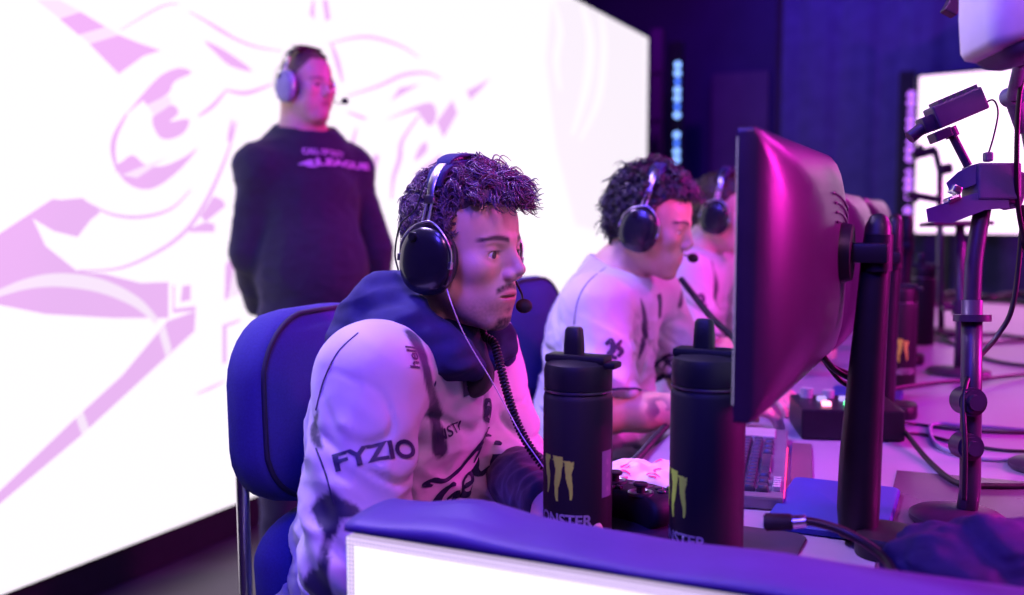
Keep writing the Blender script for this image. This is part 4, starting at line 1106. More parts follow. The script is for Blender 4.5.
def hand(s, wrist, direc, palm_n, side, curl=0.5, k=0.006):
    """palm_n points out of the palm; side = +1 puts the thumb on cross(dir, palm_n)"""
    w = np.array(wrist, dtype=float); d = np.array(Vector(direc).normalized()); n = np.array(palm_n, dtype=float); n -= d * (n @ d); n /= np.linalg.norm(n)
    t = np.cross(d, n) * side
    s.cone(w, w + d * 0.03, 0.024, 0.024, 0.012)
    for q in (-0.027, -0.010, 0.008, 0.025): s.cone(w + d * 0.022 + t * q * 0.7, w + d * 0.088 + t * q, 0.0135, 0.0115, 0.010)
    tips = []
    for q, L in ((0.027, 0.072), (0.0095, 0.080), (-0.0085, 0.074), (-0.026, 0.058)):
        p = w + d * 0.092 + t * q; a = curl * 0.55; seg = [0.45, 0.32, 0.25]; r = [0.0092, 0.0083, 0.0076, 0.0065]
        for i, f in enumerate(seg):
            dd = d * math.cos(a) + n * math.sin(a); p2 = p + dd * L * f
            s.cone(p, p2, r[i], r[i + 1], k if i == 0 else 0.003); p = p2; a += curl * 0.8
    p = w + d * 0.035 + t * 0.022; dd = d * 0.62 + t * 0.62 + n * 0.38; dd /= np.linalg.norm(dd)
    p2 = p + dd * 0.042; s.cone(p, p2, 0.0155, 0.0105, 0.010)
    d2 = d * 0.86 + t * 0.15 + n * 0.45; d2 /= np.linalg.norm(d2); p3 = p2 + d2 * 0.032; s.cone(p2, p3, 0.0105, 0.0092, 0.004); s.cone(p3, p3 + d2 * 0.022, 0.0092, 0.0075, 0.003)
def add_eyes(body, Mh, P, look=(1, 0, -0.12)):
    sc = P.get('scale', 1.0)
    for sgn in (-1, 1):
        c = Mh @ Vector((72.0 * P.get('xs', 1.0) * mm * sc, sgn * 32 * mm * sc, 5.6 * mm * sc))
        bm = bmesh.new(); b_ball(bm, (0, 0, 0), 12.6 * mm * sc, (1, 1, 1), 24, 16)
        ob = bm_obj('eye', bm, M['eye_white'], body, True); ob.location = c
        q = (Mh.to_3x3() @ Vector(look)).normalized()
        V, F = [], []
        o1 = q.orthogonal().normalized(); o2 = q.cross(o1)
        for j in range(6):
            a = 0.52 * j / 5
            for i in range(20):
                b = 2 * PI * i / 20; V.append((q * math.cos(a) + (o1 * math.cos(b) + o2 * math.sin(b)) * math.sin(a)) * (12.6 * sc + 0.25) * mm)
        for j in range(5):
            for i in range(20): F.append((j * 20 + i, j * 20 + (i + 1) % 20, j * 20 + 20 + (i + 1) % 20, j * 20 + 20 + i))
        mesh_obj('iris', V, F, M['iris'], ob)
def curls(name, Mh, parent, m, n, region, strands, rad, cr, flow, seed, pts=11, sides=4, extra=(), xs=1.0, jit=5.0, turn=(1.0, 2.2)):
    """curly locks rooted on the skull, each lock a bundle of strands; one mesh"""
    rnd = random.Random(seed); V, F = [], []; made = 0
    while made < n:
        u = rnd.uniform(-1, 1); a = rnd.uniform(0, 2 * PI); q = math.sqrt(1 - u * u)
        nr = Vector((q * math.cos(a), q * math.sin(a), u))
        base = Vector((-6 + 94 * nr.x + (3 * nr.x if nr.x > 0 else 0), 76 * nr.y, 46 + 85 * nr.z))
        if rnd.random() > region(base, nr): continue
        made += 1
        fl, ln, spread = flow(base, nr, rnd)
        ln *= rnd.uniform(0.75, 1.2); ph = rnd.uniform(0, 2 * PI); turns = rnd.uniform(*turn) * (1 if rnd.random() < .5 else -1); c_r = cr * rnd.uniform(0.6, 1.3)
        d0 = (nr * spread + fl).normalized()
        o1 = d0.orthogonal().normalized(); o2 = d0.cross(o1)
        for k in range(strands):
            p = base - nr * 3 + Vector((rnd.gauss(0, jit * .6), rnd.gauss(0, jit * .6), rnd.gauss(0, jit * .6))); P = []
            l2 = ln * rnd.uniform(0.8, 1.15); p2 = ph + rnd.gauss(0, 0.28); t2 = turns * rnd.uniform(.85, 1.15); c2 = c_r * rnd.uniform(.75, 1.25)
            wob = Vector((rnd.gauss(0, .06), rnd.gauss(0, .06), rnd.gauss(0, .06)))
            for i in range(pts):
                t = i / (pts - 1)
                dirn = (nr * spread * (1 - 0.9 * t) + fl * (0.5 + t) + wob + Vector((0, 0, -0.4 * t * t))).normalized()
                p = p + dirn * l2 / (pts - 1)
                wv = c2 * min(1, t * 2.2)
                P.append(p + (o1 * math.cos(p2 + t2 * 2 * PI * t) + o2 * math.sin(p2 + t2 * 2 * PI * t)) * wv)
            r2 = rad * rnd.uniform(.7, 1.3)
            rs = [r2 * (1 - 0.7 * (t_ ** 3)) for t_ in [i / (pts - 1) for i in range(pts)]]
            tube_vf([Mh @ Vector((v.x * xs * mm, v.y * mm, v.z * mm)) for v in P], [r * mm for r in rs], sides, V, F)
    for part in extra:
        o = len(V); V += [Vector(v) for v in part[0]]; F += [tuple(int(i) + o for i in f) for f in part[1]]
    return mesh_obj(name, V, F, m, parent)

# ---- decals printed on cloth
def bvh_of(V, Q): return BVHTree.FromPolygons([Vector(v) for v in V], [tuple(int(i) for i in q) for q in Q])
def print_on(name, vf, px, py, bvh, m, parent, roll=0.0, lift=0.0012, wpx=None, hpx=None, axes=None):
    r = ray(px, py).normalized(); hit, nrm, fi, dist = bvh.ray_cast(CAM, r)
    if hit is None: print('print miss', name, px, py); return None
    ax_ = []
    for i in range(9):
        rr = ray(px + 8 * math.cos(i * .785), py + 8 * math.sin(i * .785)).normalized(); h2 = bvh.ray_cast(CAM, rr)
        if h2[0] is not None and (h2[0] - hit).length < 0.06: ax_.append(h2[1])
    if ax_: nrm = sum(ax_, Vector()) .normalized()
    if nrm.dot(r) > 0: nrm = -nrm
    right = Vector((0, 0, 1)).cross(nrm).normalized(); upv = nrm.cross(right)
    if roll: q = Matrix.Rotation(roll, 3, nrm); right = q @ right; upv = q @ upv
    xs = [p.x for p in vf[0]]; ys = [p.y for p in vf[0]]
    dep = (hit - CAM).dot(FW); s_ = 1.0; sy = 1.0
    if wpx:
        fore = math.hypot(right.dot(RT), right.dot(UP)); s_ = wpx / FPX * dep / fore / (max(xs) - min(xs))
    sy = s_
    if hpx:
        fo = math.hypot(upv.dot(RT), upv.dot(UP)); sy = hpx / FPX * dep / fo / (max(ys) - min(ys))
    cx, cy = (max(xs) + min(xs)) / 2, (max(ys) + min(ys)) / 2
    V = []
    for p in vf[0]:
        w = hit + right * (p.x - cx) * s_ + upv * (p.y - cy) * sy
        h = bvh.ray_cast(w + nrm * 0.06, -nrm, 0.16)
        if h[0] is None: h = bvh.find_nearest(w)
        V.append(h[0] + (h[1] if h[1].dot(nrm) > 0 else -h[1]) * lift)
    return mesh_obj(name, V, vf[1], m, parent)
def gen_logo():
    """brush-script lettering with a winged flourish"""
    G = [[(-0.52, 0.20, .02), (-0.62, 0.27, .05), (-0.78, 0.16, .065), (-0.84, -0.06, .07), (-0.76, -0.22, .06), (-0.62, -0.22, .05), (-0.53, -0.08, .045), (-0.52, 0.02, .04)], [(-0.66, 0.0, .03), (-0.50, 0.03, .045), (-0.53, -0.20, .05), (-0.62, -0.42, .05), (-0.80, -0.46, .02)]]
    E = [[(-0.36, -0.02, .035), (-0.16, 0.02, .04), (-0.14, 0.15, .04), (-0.25, 0.20, .05), (-0.36, 0.05, .06), (-0.34, -0.14, .055), (-0.20, -0.18, .045), (-0.06, -0.06, .02)]]
    N = [[(-0.02, 0.22, .03), (0.02, 0.12, .055), (0.00, -0.18, .05)], [(0.01, 0.02, .03), (0.12, 0.20, .05), (0.22, 0.16, .055), (0.20, -0.06, .05), (0.25, -0.18, .04), (0.36, -0.06, .02)]]
    I = [[(0.44, 0.16, .045), (0.40, -0.12, .05), (0.50, -0.16, .03)], [(0.47, 0.31, .03), (0.50, 0.34, .045), (0.52, 0.37, .02)]]
    Wg = [[(-0.86, 0.42, .02), (-0.94, 0.50, .045), (-0.86, 0.54, .04), (-0.70, 0.42, .035), (-0.40, 0.46, .05), (-0.10, 0.66, .06), (0.20, 0.74, .05), (0.48, 0.66, .015)], [(-0.10, 0.62, .02), (0.10, 0.56, .05), (0.34, 0.58, .04), (0.46, 0.50, .012)], [(-0.12, 0.36, .015), (0.02, 0.52, .045), (0.16, 0.42, .045), (0.22, 0.34, .01)]]
    return stroke_vf(G + E + N + I + Wg, 0.05)
def star_vf():
    return stroke_vf([[(-1, 0, .03), (-.3, 0, .10), (0, 0, .2), (.3, 0, .10), (1, 0, .03)], [(0, -1.2, .03), (0, -.3, .10), (0, 0, .2), (0, .3, .10), (0, 1.2, .03)]], 0.3)

def cut_flat(s, p, n, r):
    p = np.array(p, dtype=np.float32); n = np.array(n, dtype=np.float32); n /= np.linalg.norm(n)
    sl, (X, Y, Z) = s._sub(p - r - 0.02, p + r + 0.02)
    X = X - p[0]; Y = Y - p[1]; Z = Z - p[2]
    d = np.maximum(-(X * n[0] + Y * n[1] + Z * n[2]), np.sqrt(X * X + Y * Y + Z * Z) - r)
    s._mix(sl, d.astype(np.float32), 0.003, 'sub')
def seg_dist(V, path):
    """distance to a polyline, and the position along it 0..1"""
    best = np.full(len(V), 9.0); tt = np.zeros(len(V)); n = len(path) - 1
    for i in range(n):
        a, b = np.array(path[i]), np.array(path[i + 1]); ab = b - a
        t = np.clip(((V - a) @ ab) / (ab @ ab + 1e-12), 0, 1)
        d = np.linalg.norm(V - a - t[:, None] * ab, axis=1)
        m = d < best; best[m] = d[m]; tt[m] = (i + t[m]) / n
    return best, tt
def surf_path(bvh, pts):
    out = []
    for q in smooth_path([Vector((x, y, 0)) for x, y in pts], 7):
        px, py = q.x, q.y
        h = bvh.ray_cast(CAM, ray(px, py).normalized())
        if h[0] is not None: out.append(h[0])
    return out
WHITE, NAVY = (0.54, 0.52, 0.58), (0.014, 0.014, 0.055)

def player(label, Hpos, yaw, pitch, roll, J, HP, base, shirt):
    """J: joints in metres relative to the head point (x forward, y left, z up)"""
    H = Vector(Hpos); Mh = frame(H, yaw, pitch, roll)
    j = {k: np.array(H) + np.array(v) for k, v in J.items()}
    lo = np.array(H) + np.array((-0.36, -0.36, -0.78)); hi = np.array(H) + np.array((0.36, 0.36, 0.17))
    hx = (H.x - 0.13, H.x + 0.15); hy = (H.y - 0.12, H.y + 0.12); hz = (H.z - 0.135, H.z + 0.15); f = HP.get('res', 0.0024)
    hand_b = [np.minimum(j['rw'], j['lw']) - 0.02, np.maximum(j['rw'], j['lw'])]
    s = Sdf((axis(lo[0], hi[0], 0.008, [(*hx, f)] + [(hand_b[0][0] - .02, hand_b[1][0] + .2, 0.0045)]), axis(lo[1], hi[1], 0.008, [(*hy, f), (lo[1] + .05, hi[1] - .05, 0.0045)]), axis(lo[2], hi[2], 0.008, [(*hz, f), (j['rw'][2] - .07, j['rw'][2] + .06, 0.0045)])))
    head_prims(s, Mh, HP)
    nk = np.array(Mh @ Vector((-0.022, 0, -0.045)))
    s.cone(nk, j['nb'], 0.054 + HP.get('fat', 0) * .0006, 0.060, 0.020)
    s.cone(j['nb'], j['ch'], 0.06, 0.10, 0.04); s.cone(j['ch'] + (0, -.05, 0), j['pv'] + (0, -.05, 0), 0.10, 0.10, 0.05); s.cone(j['ch'] + (0, .05, 0), j['pv'] + (0, .05, 0), 0.10, 0.10, 0.05)
    for q, sd in (('r', 1), ('l', -1)):
        sh, el, wr = j[q + 's'], j[q + 'e'], j[q + 'w']
        s.cone(j['nb'] + (-.01, 0, -.03), sh, 0.05, 0.052, 0.04); s.cone(sh, el, 0.050, 0.038, 0.02)
        mid = el * 0.65 + wr * 0.35
        s.cone(el, mid, 0.040, 0.040, 0.02); s.cone(mid, wr, 0.040, 0.026, 0.02)
        hand(s, wr, j[q + 'h'] - wr, HP.get('palm', (0, 0, -1)), sd if q == 'r' else sd, 0.55)
    V, Q = s.mesh(); V = relax(V, Q, 1, 0.4)
    C = head_colors(V, Mh, HP, base)
    if HP.get('tattoo'):
        a = j['re'] * 0.45 + j['rw'] * 0.55
        n2 = vnoise(V, (55, 55, 55), 3)
        w = np.clip(np.exp(-(np.linalg.norm(V - (a + np.array((0.0, -0.035, 0.01))), axis=1) / 0.028) ** 4) * sstep(-0.05, 0.1, n2), 0, 1)[:, None] * 0.8
        C = C * (1 - w) + np.array((0.06, 0.04, 0.09)) * w
    body = sdf_obj('person', V, Q, M['skin'], None, C)
    tag(body, label, 'person')
    add_eyes(body, Mh, HP, HP.get('look', (1, 0, -0.12)))
    # ------------------------------------------------ shirt
    s = Sdf((axis(lo[0], hi[0], 0.0052), axis(lo[1], hi[1], 0.0052), axis(lo[2], H.z - 0.03, 0.0052)))
    S = shirt
    ch, pv, nb = j['ch'], j['pv'], j['nb']
    s.ell(ch, (0.122, 0.178, 0.17), 0.04); s.ell(ch * 0.45 + pv * 0.55 + (0.012, 0, 0), (0.138, 0.17, 0.19), 0.05); s.ell(pv + (0.0, 0, 0.03), (0.145, 0.182, 0.11), 0.05)
    s.cone(j['rs'] + (0, 0.03, 0.005), j['ls'] + (0, -0.03, 0.005), 0.070, 0.070, 0.05); s.cone(nb + (-0.01, 0, -0.045), ch, 0.085, 0.10, 0.05)
    for q in 'rl':
        sh, el, wr = j[q + 's'], j[q + 'e'], j[q + 'w']
        c = sh + (el - sh) * S['sleeve']
        s.cone(sh, c, 0.074, S.get('cuff', 0.066), 0.035)
        if S['sleeve'] >= 1: s.cone(el, el + (wr - el) * 0.25, 0.062, 0.054, 0.02)
        else: cut_flat(s, c, c - sh, 0.12)
        if S['sleeve'] >= 1: cut_flat(s, el + (wr - el) * 0.28, wr - el, 0.10)
    s.ell(nb + (0.025, 0, 0.05), (0.062, 0.062, 0.07), 0.012, None, 'sub')
    V, Q = s.mesh(); V = relax(V, Q, 2, 0.5); N = normals(V, Q)
    # folds: long soft creases running down and round the arm and waist
    r1 = vnoise(V, (10, 10, 4.5), 1 + S['seed']); r2 = vnoise(V + N * 0.0, (17, 17, 30), 9 + S['seed']); r3 = vnoise(V, (34, 34, 18), 5 + S['seed'])
    low = sstep(j['rs'][2] + 0.02, j['rs'][2] - 0.12, V[:, 2])
    dsl = np.minimum(seg_dist(V, [j['rs'], j['re']])[0], seg_dist(V, [j['ls'], j['le']])[0])
    arm = sstep(0.13, 0.09, dsl)
    fold = (0.006 * (0.45 - np.abs(r1)) + 0.006 * (0.4 - np.abs(r2)) * (0.3 + 0.7 * low) + 0.0025 * r3 + 0.003 * arm * low * np.sin((V[:, 2] * 1.0 + V[:, 0] * 0.8 + 0.02 * r1) * 95)) * (0.35 + 0.65 * low)
    c4, s4 = math.cos(.6), math.sin(.6)
    Vr = np.stack([V[:, 0] * c4 - V[:, 2] * s4, V[:, 1], V[:, 0] * s4 + V[:, 2] * c4], 1)
    r4 = vnoise(Vr, (5, 9, 15), 12 + S['seed']); r5 = vnoise(Vr * np.array((1, 1, -1)), (6, 8, 19), 21 + S['seed'])
    fold += (0.0055 * np.exp(-(np.abs(r5) / 0.16)) - 0.0075 * np.exp(-(r4 / 0.07) ** 2)) * (0.12 + 0.88 * low)
    V = V + N * fold[:, None]
    bv = bvh_of(V, Q)
    C = np.tile(np.array(WHITE), (len(V), 1))
    def paint(path, w0, w1, c, soft=0.003):
        nonlocal C
        if len(path) < 2: return
        d, t = seg_dist(V, path); wd = w0 + (w1 - w0) * np.sin(PI * t)
        if w0 > 0.02: wd = wd + 0.012 * vnoise(V, (40, 40, 40), 3)
        m = sstep(wd + soft, wd - soft, d)[:, None]; C = C * (1 - m) + np.array(c) * m
    for P, w0, w1 in S.get('stripes', []): paint(surf_path(bv, P), w0, w1, NAVY)
    if S.get('side_panel'):
        n3 = vnoise(V, (26, 26, 26), 4)
        dd = np.abs(V[:, 1] - (ch[1] - 0.155)) + 0 * V[:, 0]
        m = (sstep(ch[2] - 0.20, ch[2] - 0.27, V[:, 2]) * sstep(ch[1] - 0.03, ch[1] - 0.07, V[:, 1]) * sstep(pv[0] - 0.10, pv[0] - 0.05, V[:, 0]) * (1 - arm))[:, None]
        C = C * (1 - m) + np.array((0.02, 0.022, 0.10)) * m
    sh_o = sdf_obj('jersey', V, Q, M['jersey'], body, C)
    if S['sleeve'] < 1:                                # dark band round each short sleeve's hem
        for q in 'rl':
            d_ = Vector(j[q + 'e'] - j[q + 's']).normalized(); c_ = Vector(j[q + 's'] + (j[q + 'e'] - j[q + 's']) * (S['sleeve'] - 0.03)); o1 = d_.orthogonal().normalized(); o2 = d_.cross(o1); ring = []
            for k in range(41):
                dr = o1 * math.cos(k * PI / 20) + o2 * math.sin(k * PI / 20); h = bv.ray_cast(c_ + dr * 0.11, -dr, 0.11)
                ring.append((h[0] if h[0] is not None else c_ + dr * 0.068) + dr * 0.0005)
            Vt, Ft = tube_vf(ring, 0.0028, 6); mesh_obj('sleeve_band', Vt, Ft, M['navy_print'], sh_o)
    for P in S.get('seams', []):
        sp_ = surf_path(bv, P)
        if len(sp_) > 2:
            Vt, Ft = tube_vf(sp_, 0.0014, 5); mesh_obj('seam', Vt, Ft, M['navy_print'], sh_o)
    for nm, vf, x, y, kw in S.get('prints', []): print_on(nm, vf, x, y, bv, M[kw.pop('m', 'navy_print')], sh_o, **kw)
    # ------------------------------------------------ trousers and shoes
    lo2 = np.array((pv[0] - 0.2, pv[1] - 0.3, -0.01)); hi2 = np.array((pv[0] + 0.75, pv[1] + 0.3, pv[2] + 0.10))
    s = Sdf((axis(lo2[0], hi2[0], 0.011), axis(lo2[1], hi2[1], 0.011), axis(lo2[2], hi2[2], 0.011)))
    s.ell(pv + (0, 0, -0.02), (0.135, 0.172, 0.10), 0.04)
    feet = []
    for sd in (-1, 1):
        hp = pv + (0.02, 0.085 * sd, -0.015); kn = np.array((pv[0] + 0.43, pv[1] + 0.12 * sd, pv[2] - 0.02)); an = np.array((pv[0] + 0.40, pv[1] + 0.12 * sd, 0.10))
        s.cone(hp, kn, 0.088, 0.062, 0.03); s.cone(kn, an, 0.062, 0.048, 0.02); cut_flat(s, an + (0, 0, -0.005), (0, 0, -1), 0.12); feet.append(an)
    Vt, Qt = s.mesh(); Vt = relax(Vt, Qt, 1); Nt = normals(Vt, Qt); Vt = Vt + Nt * (0.006 * vnoise(Vt, (9, 16, 16), 2))[:, None]
    sdf_obj('trousers', Vt, Qt, M['denim'], body)
    for an in feet:
        s = Sdf((axis(an[0] - .12, an[0] + .24, 0.008), axis(an[1] - .07, an[1] + .07, 0.008), axis(-0.005, 0.16, 0.006)))
        s.cone(an + (-.02, 0, -0.045), an + (.14, 0, -0.06), 0.048, 0.038, 0.02); s.cone(an + (0, 0, 0.02), an + (-.01, 0, -0.04), 0.042, 0.044, 0.02); s.ell(an + (.06, 0, -0.088), (.145, .047, .016), 0.01); cut_flat(s, (an[0] + .04, an[1], 0.002), (0, 0, -1), 0.3)
        Vs, Qs = s.mesh(); sdf_obj('shoe', Vs, Qs, M['shoe'], body)
    return body, Mh, j, sh_o, bv
def sdf_piece(name, lo, hi, res, fn, m, parent, fold=0.0, fscale=(14, 14, 14), seed=0, it=2):
    s = Sdf(tuple(axis(a, b, res) for a, b in zip(lo, hi))); fn(s)
    V, Q = s.mesh(); V = relax(V, Q, it)
    if fold:
        N = normals(V, Q); V = V + N * (fold * (0.4 - np.abs(vnoise(V, fscale, seed))) + 0.35 * fold * vnoise(V, tuple(3 * q for q in fscale), seed))[:, None]
    return sdf_obj(name, V, Q, m, parent)

# ------------------------------------------------------------------ headsets
def headset(label, Mh, sc, cup_tilt, mic_to, mic_side=1, cupr=(45, 22, 50), pale=False, lead=None, top=131):
    t = empty('headset', mw=Mh.copy()); tag(t, label, 'headset', 'gaming headsets worn by the crew')
    mu = mm * sc
    cupm = M['gloss']; M['pale_cup'] = M.get('pale_cup') or mat('pale_violet_cup', (0.30, 0.28, 0.42), 0.4, var=0.1)
    for sd in (-1, 1):
        rings = []
        for yy, k in ((70, 0.80), (74, 0.92), (78, 0.96), (84, 0.96)):
            rings.append([(0.0 + cupr[0] * k * math.cos(a) * mu, sd * yy * mu, cupr[2] * k * math.sin(a) * mu) for a in np.linspace(0, 2 * PI, 40, endpoint=False)])
        cu = loft('ear_cushion', rings, M['rubber'], t, True, 60); cu.location = (0, 0, -4 * mu)
        rings = []
        for yy, k in ((83, 0.93), (86, 1.0), (93, 1.0), (100, 0.95), (105, 0.84), (108, 0.66), (109.5, 0.4), (110, 0.12)):
            rings.append([((cupr[0] * k * abs(math.cos(a)) ** 0.86 * (1 if math.cos(a) > 0 else -1)) * mu, sd * yy * mu, (cupr[2] * k * abs(math.sin(a)) ** 0.86 * (1 if math.sin(a) > 0 else -1)) * mu) for a in np.linspace(0, 2 * PI, 48, endpoint=False)])
        ec = loft('ear_cup', rings, M['pale_cup'] if pale else cupm, t, True, 60); ec.location = (0, 0, -4 * mu)
        ec.rotation_euler = (0, cup_tilt, 0); cu.rotation_euler = (0, cup_tilt, 0)
        bm = bmesh.new(); b_cyl(bm, (-16 * mu, sd * 103 * mu, 32 * mu), (-16 * mu, sd * 113 * mu, 32 * mu), 6.5 * mu, 6 * mu, 20, 0.8 * mu); bm_obj('knob', bm, M['black'], ec, True, 40)
        yk = [(-cupr[0] * 0.98, 97, 2), (-cupr[0] * 0.93, 99, 22), (-cupr[0] * 0.62, 100, 42), (-8, 99, 53), (6, 98, 55), (cupr[0] * 0.6, 100, 43), (cupr[0] * 0.93, 99, 22), (cupr[0] * 0.99, 97, 2)]
        V, F = tube_vf(smooth_path([Vector((x * mu, sd * y * mu, z * mu)) for x, y, z in yk], 6), 1.7 * mu, 8); y_ = mesh_obj('yoke', V, F, M['steel'], ec)
        for e in (-1, 1):
            bm = bmesh.new(); b_box(bm, (e * cupr[0] * 0.985 * mu, sd * 98 * mu, -1 * mu), (5 * mu, 6 * mu, 10 * mu), bev=1 * mu); bm_obj('pivot', bm, M['steel'], ec)
        bm = bmesh.new()
        for e in (-5, 5): b_cyl(bm, ((e) * mu, sd * 97 * mu, 50 * mu), ((e * 0.8 + 3) * mu, sd * 90 * mu, 84 * mu), 2.0 * mu, seg=10)
        b_box(bm, (3 * mu, sd * 91 * mu, 82 * mu), (16 * mu, 6 * mu, 12 * mu), bev=1.2 * mu)
        bm_obj('slider', bm, M['steel'], t, True, 40)
    def band(y0, z0, zt, w, th, x=4):
        rings = []
        for i in range(33):
            a = PI * i / 32; c, s_ = math.cos(a), math.sin(a)
            Y = y0 * abs(c) ** 0.8 * (1 if c > 0 else -1); Z = z0 + (zt - z0) * s_ ** 0.85
            n = Vector((0, c, max(s_, .15))).normalized(); ww = w * (0.7 + 0.3 * s_)
            p = Vector((x, Y, Z)); xh = Vector((1, 0, 0))
            rings.append([(p + xh * u * ww / 2 + n * v * th / 2) * mu for u, v in ((-1, -.6), (-.8, -1), (.8, -1), (1, -.6), (1, .6), (.8, 1), (-.8, 1), (-1, .6))])
        return rings
    loft('headband', band(91, 78, top + 13, 15, 3.2), M['steel'] if not pale else M['gunmetal'], t, True, 60)
    loft('band_pad', band(80, 100, top + 6, 34, 9), M['hood'] if not pale else M['rubber'], t, True, 60)
    loft('band_cover', band(60, 128, top + 17, 30, 5), M['hood'] if not pale else M['black'], t, True, 60)
    for sd in (-1, 1):
        V, F = tube_vf(smooth_path([Vector((x * mu, sd * y * mu, z * mu)) for x, y, z in ((-cupr[0] - 1, 98, -20), (-cupr[0] - 8, 97, 5), (-cupr[0] + 2, 98, 45), (-18, 98, 66), (-10, 94, 90), (-4, 88, 108))], 6), 1.3 * mu, 6); mesh_obj('wire', V, F, M['cable'], t)
    inv = Mh.inverted(); tip = inv @ mic_to
    st = Vector((30 * mu, mic_side * 96 * mu, -34 * mu))
    P = smooth_path([st, st.lerp(tip, 0.45) + Vector((0.0, mic_side * 0.012, -0.008)), tip.lerp(st, 0.12), tip], 8)
    V, F = tube_vf(P, 1.9 * mu, 8); bo = mesh_obj('mic_boom', V, F, M['cable'], t)
    bm = bmesh.new(); b_ball(bm, tip, 11.5 * mu, (1.15, 1, 0.95), 20, 14); bm_obj('mic_foam', bm, M['rubber'], bo, True)
    return t

# ------------------------------------------------------------------ first player
H1 = Vector((-0.697, 1.316, 1.150))
HP1 = dict(xs=0.885, beard=1.0, brow=0.95, nose=5, lid=4.2, haircol=(0.018, 0.011, 0.012), lip=(0.55, 0.18, 0.2), look=(1, 0.02, -0.10), palm=(0.2, 0.2, -1))
J1 = dict(nb=(-0.078, 0.002, -0.125), ch=(-0.111, 0.002, -0.26), pv=(-0.171, 0.002, -0.60), rs=(-0.051, -0.183, -0.165), ls=(-0.066, 0.160, -0.165),
          re=(-0.026, -0.260, -0.385), le=(-0.005, 0.165, -0.365), rw=(0.079, -0.10, -0.455), lw=(0.155, -0.04, -0.348), rh=(0.08, -0.01, -0.46), lh=(0.21, -0.10, -0.35))
logo = gen_logo()
S1 = dict(sleeve=1.0, seed=0.0, side_panel=True,
          stripes=[([(414, 336), (424, 360), (431, 390), (436, 420), (440, 448)], 0.015, 0.012), ([(318, 412), (314, 432), (321, 448)], 0.002, 0.008), ([(331, 515), (328, 540), (322, 565), (318, 592)], 0.030, 0.006)],
          seams=[[(358, 333), (338, 352), (324, 380), (316, 410)], [(316, 448), (326, 475), (334, 505)]],
          prints=[('lettering', text_vf('FYZIO', 1, 0.035, 1.35, 0, 0.12), 378, 452, dict(roll=0.12, wpx=80, hpx=18)),
                  ('lettering', text_vf('hell', 1, 0.02, 1.1, 0, 0.12), 413, 357, dict(roll=1.35, wpx=22, hpx=9)),
                  ('lettering', text_vf('NSTI', 1, 0.02, 1.1, 0, 0.12), 450, 431, dict(roll=0.15, wpx=22, hpx=11)),
                  ('script_logo', logo, 467, 476, dict(roll=0.20, wpx=78, hpx=66)),
                  ('crest', merge_vf(stroke_vf([[(0, 1, .2), (-.5, .2, .3), (.3, 0, .3), (-.4, -.6, .3), (.2, -1, .2)], [(-.5, 1, .15), (.6, .6, .2), (.5, -.8, .15)]], 0.2)), 487, 410, dict(wpx=8, hpx=26))])
p1, Mh1, j1, jer1, bv1 = player('seated person with curly dark hair and goatee, white jersey and navy hood', H1, -0.10, 0.02, 0.0, J1, HP1, (0.68, 0.43, 0.33), S1)
# placket and its star on the chest
print_on('placket', stroke_vf([[(0, 1, .5), (0, 0, .5), (0, -1, .42)]], 0.3), 470, 378, bv1, M['navy_print'], jer1, 0.1, 0.0016, wpx=12, hpx=34)
M['pink_print'] = mat('pink_print', (0.8, 0.3, 0.5), 0.5)
print_on('star', star_vf(), 472, 384, bv1, M['pink_print'], jer1, 0.1, 0.0022, wpx=9, hpx=12)
# hood lying round the neck
n1 = j1['nb'] + np.array((0.045, 0, 0.005))
def hoodfn(s):
    A = lambda x, y, z: n1 + np.array((x, y, z))
    s.chain([A(-0.085, 0, 0.035), A(-0.065, -0.07, 0.035), A(-0.01, -0.098, 0.01), A(0.04, -0.075, -0.022), A(0.062, -0.03, -0.042)], [0.052, 0.050, 0.042, 0.032, 0.018], 0.03)
    s.chain([A(-0.085, 0, 0.035), A(-0.065, 0.07, 0.035), A(-0.01, 0.098, 0.01), A(0.04, 0.075, -0.022), A(0.062, 0.03, -0.042)], [0.052, 0.050, 0.042, 0.032, 0.018], 0.03)
    s.ell(A(-0.10, 0, -0.01), (0.065, 0.135, 0.065), 0.03)
    s.chain([A(-0.075, -0.095, 0.01), A(-0.02, -0.135, -0.015), A(0.04, -0.125, -0.05)], [0.03, 0.026, 0.018], 0.012)
    s.chain([A(-0.075, 0.095, 0.01), A(-0.02, 0.135, -0.015), A(0.04, 0.125, -0.05)], [0.03, 0.026, 0.018], 0.012)
    s.cone(A(-0.0, 0, 0.0), A(0.03, 0, 0.14), 0.060, 0.072, 0.012, 'sub')
sdf_piece('hood', n1 + (-0.2, -0.2, -0.16), n1 + (0.17, 0.2, 0.13), 0.0042, hoodfn, M['hood'], p1, 0.014, (9, 9, 20), 3, 3)
def undfn(s):
    A = n1
    s.cone(A + (0.0, 0, 0.0), A + (0.045, 0, -0.06), 0.058, 0.036, 0.02)
sdf_piece('undershirt', n1 + (-0.1, -0.1, -0.18), n1 + (0.17, 0.1, 0.08), 0.006, undfn, M['cloth_dark'], p1)
for q in 'rl':
    el, wr = j1[q + 'e'], j1[q + 'w']
    def slv(s):
        s.cone(el + (wr - el) * 0.05, el * .6 + wr * .4, 0.052, 0.048, 0.01); s.cone(el * .6 + wr * .4, wr + (wr - el) * .1, 0.048, 0.035, 0.01); cut_flat(s, wr + (wr - el) * 0.06, wr - el, 0.08)
    sdf_piece('undersleeve', np.minimum(el, wr) - 0.07, np.maximum(el, wr) + 0.07, 0.005, slv, M['cloth_dark'], p1, 0.006, (20, 20, 20), 5)
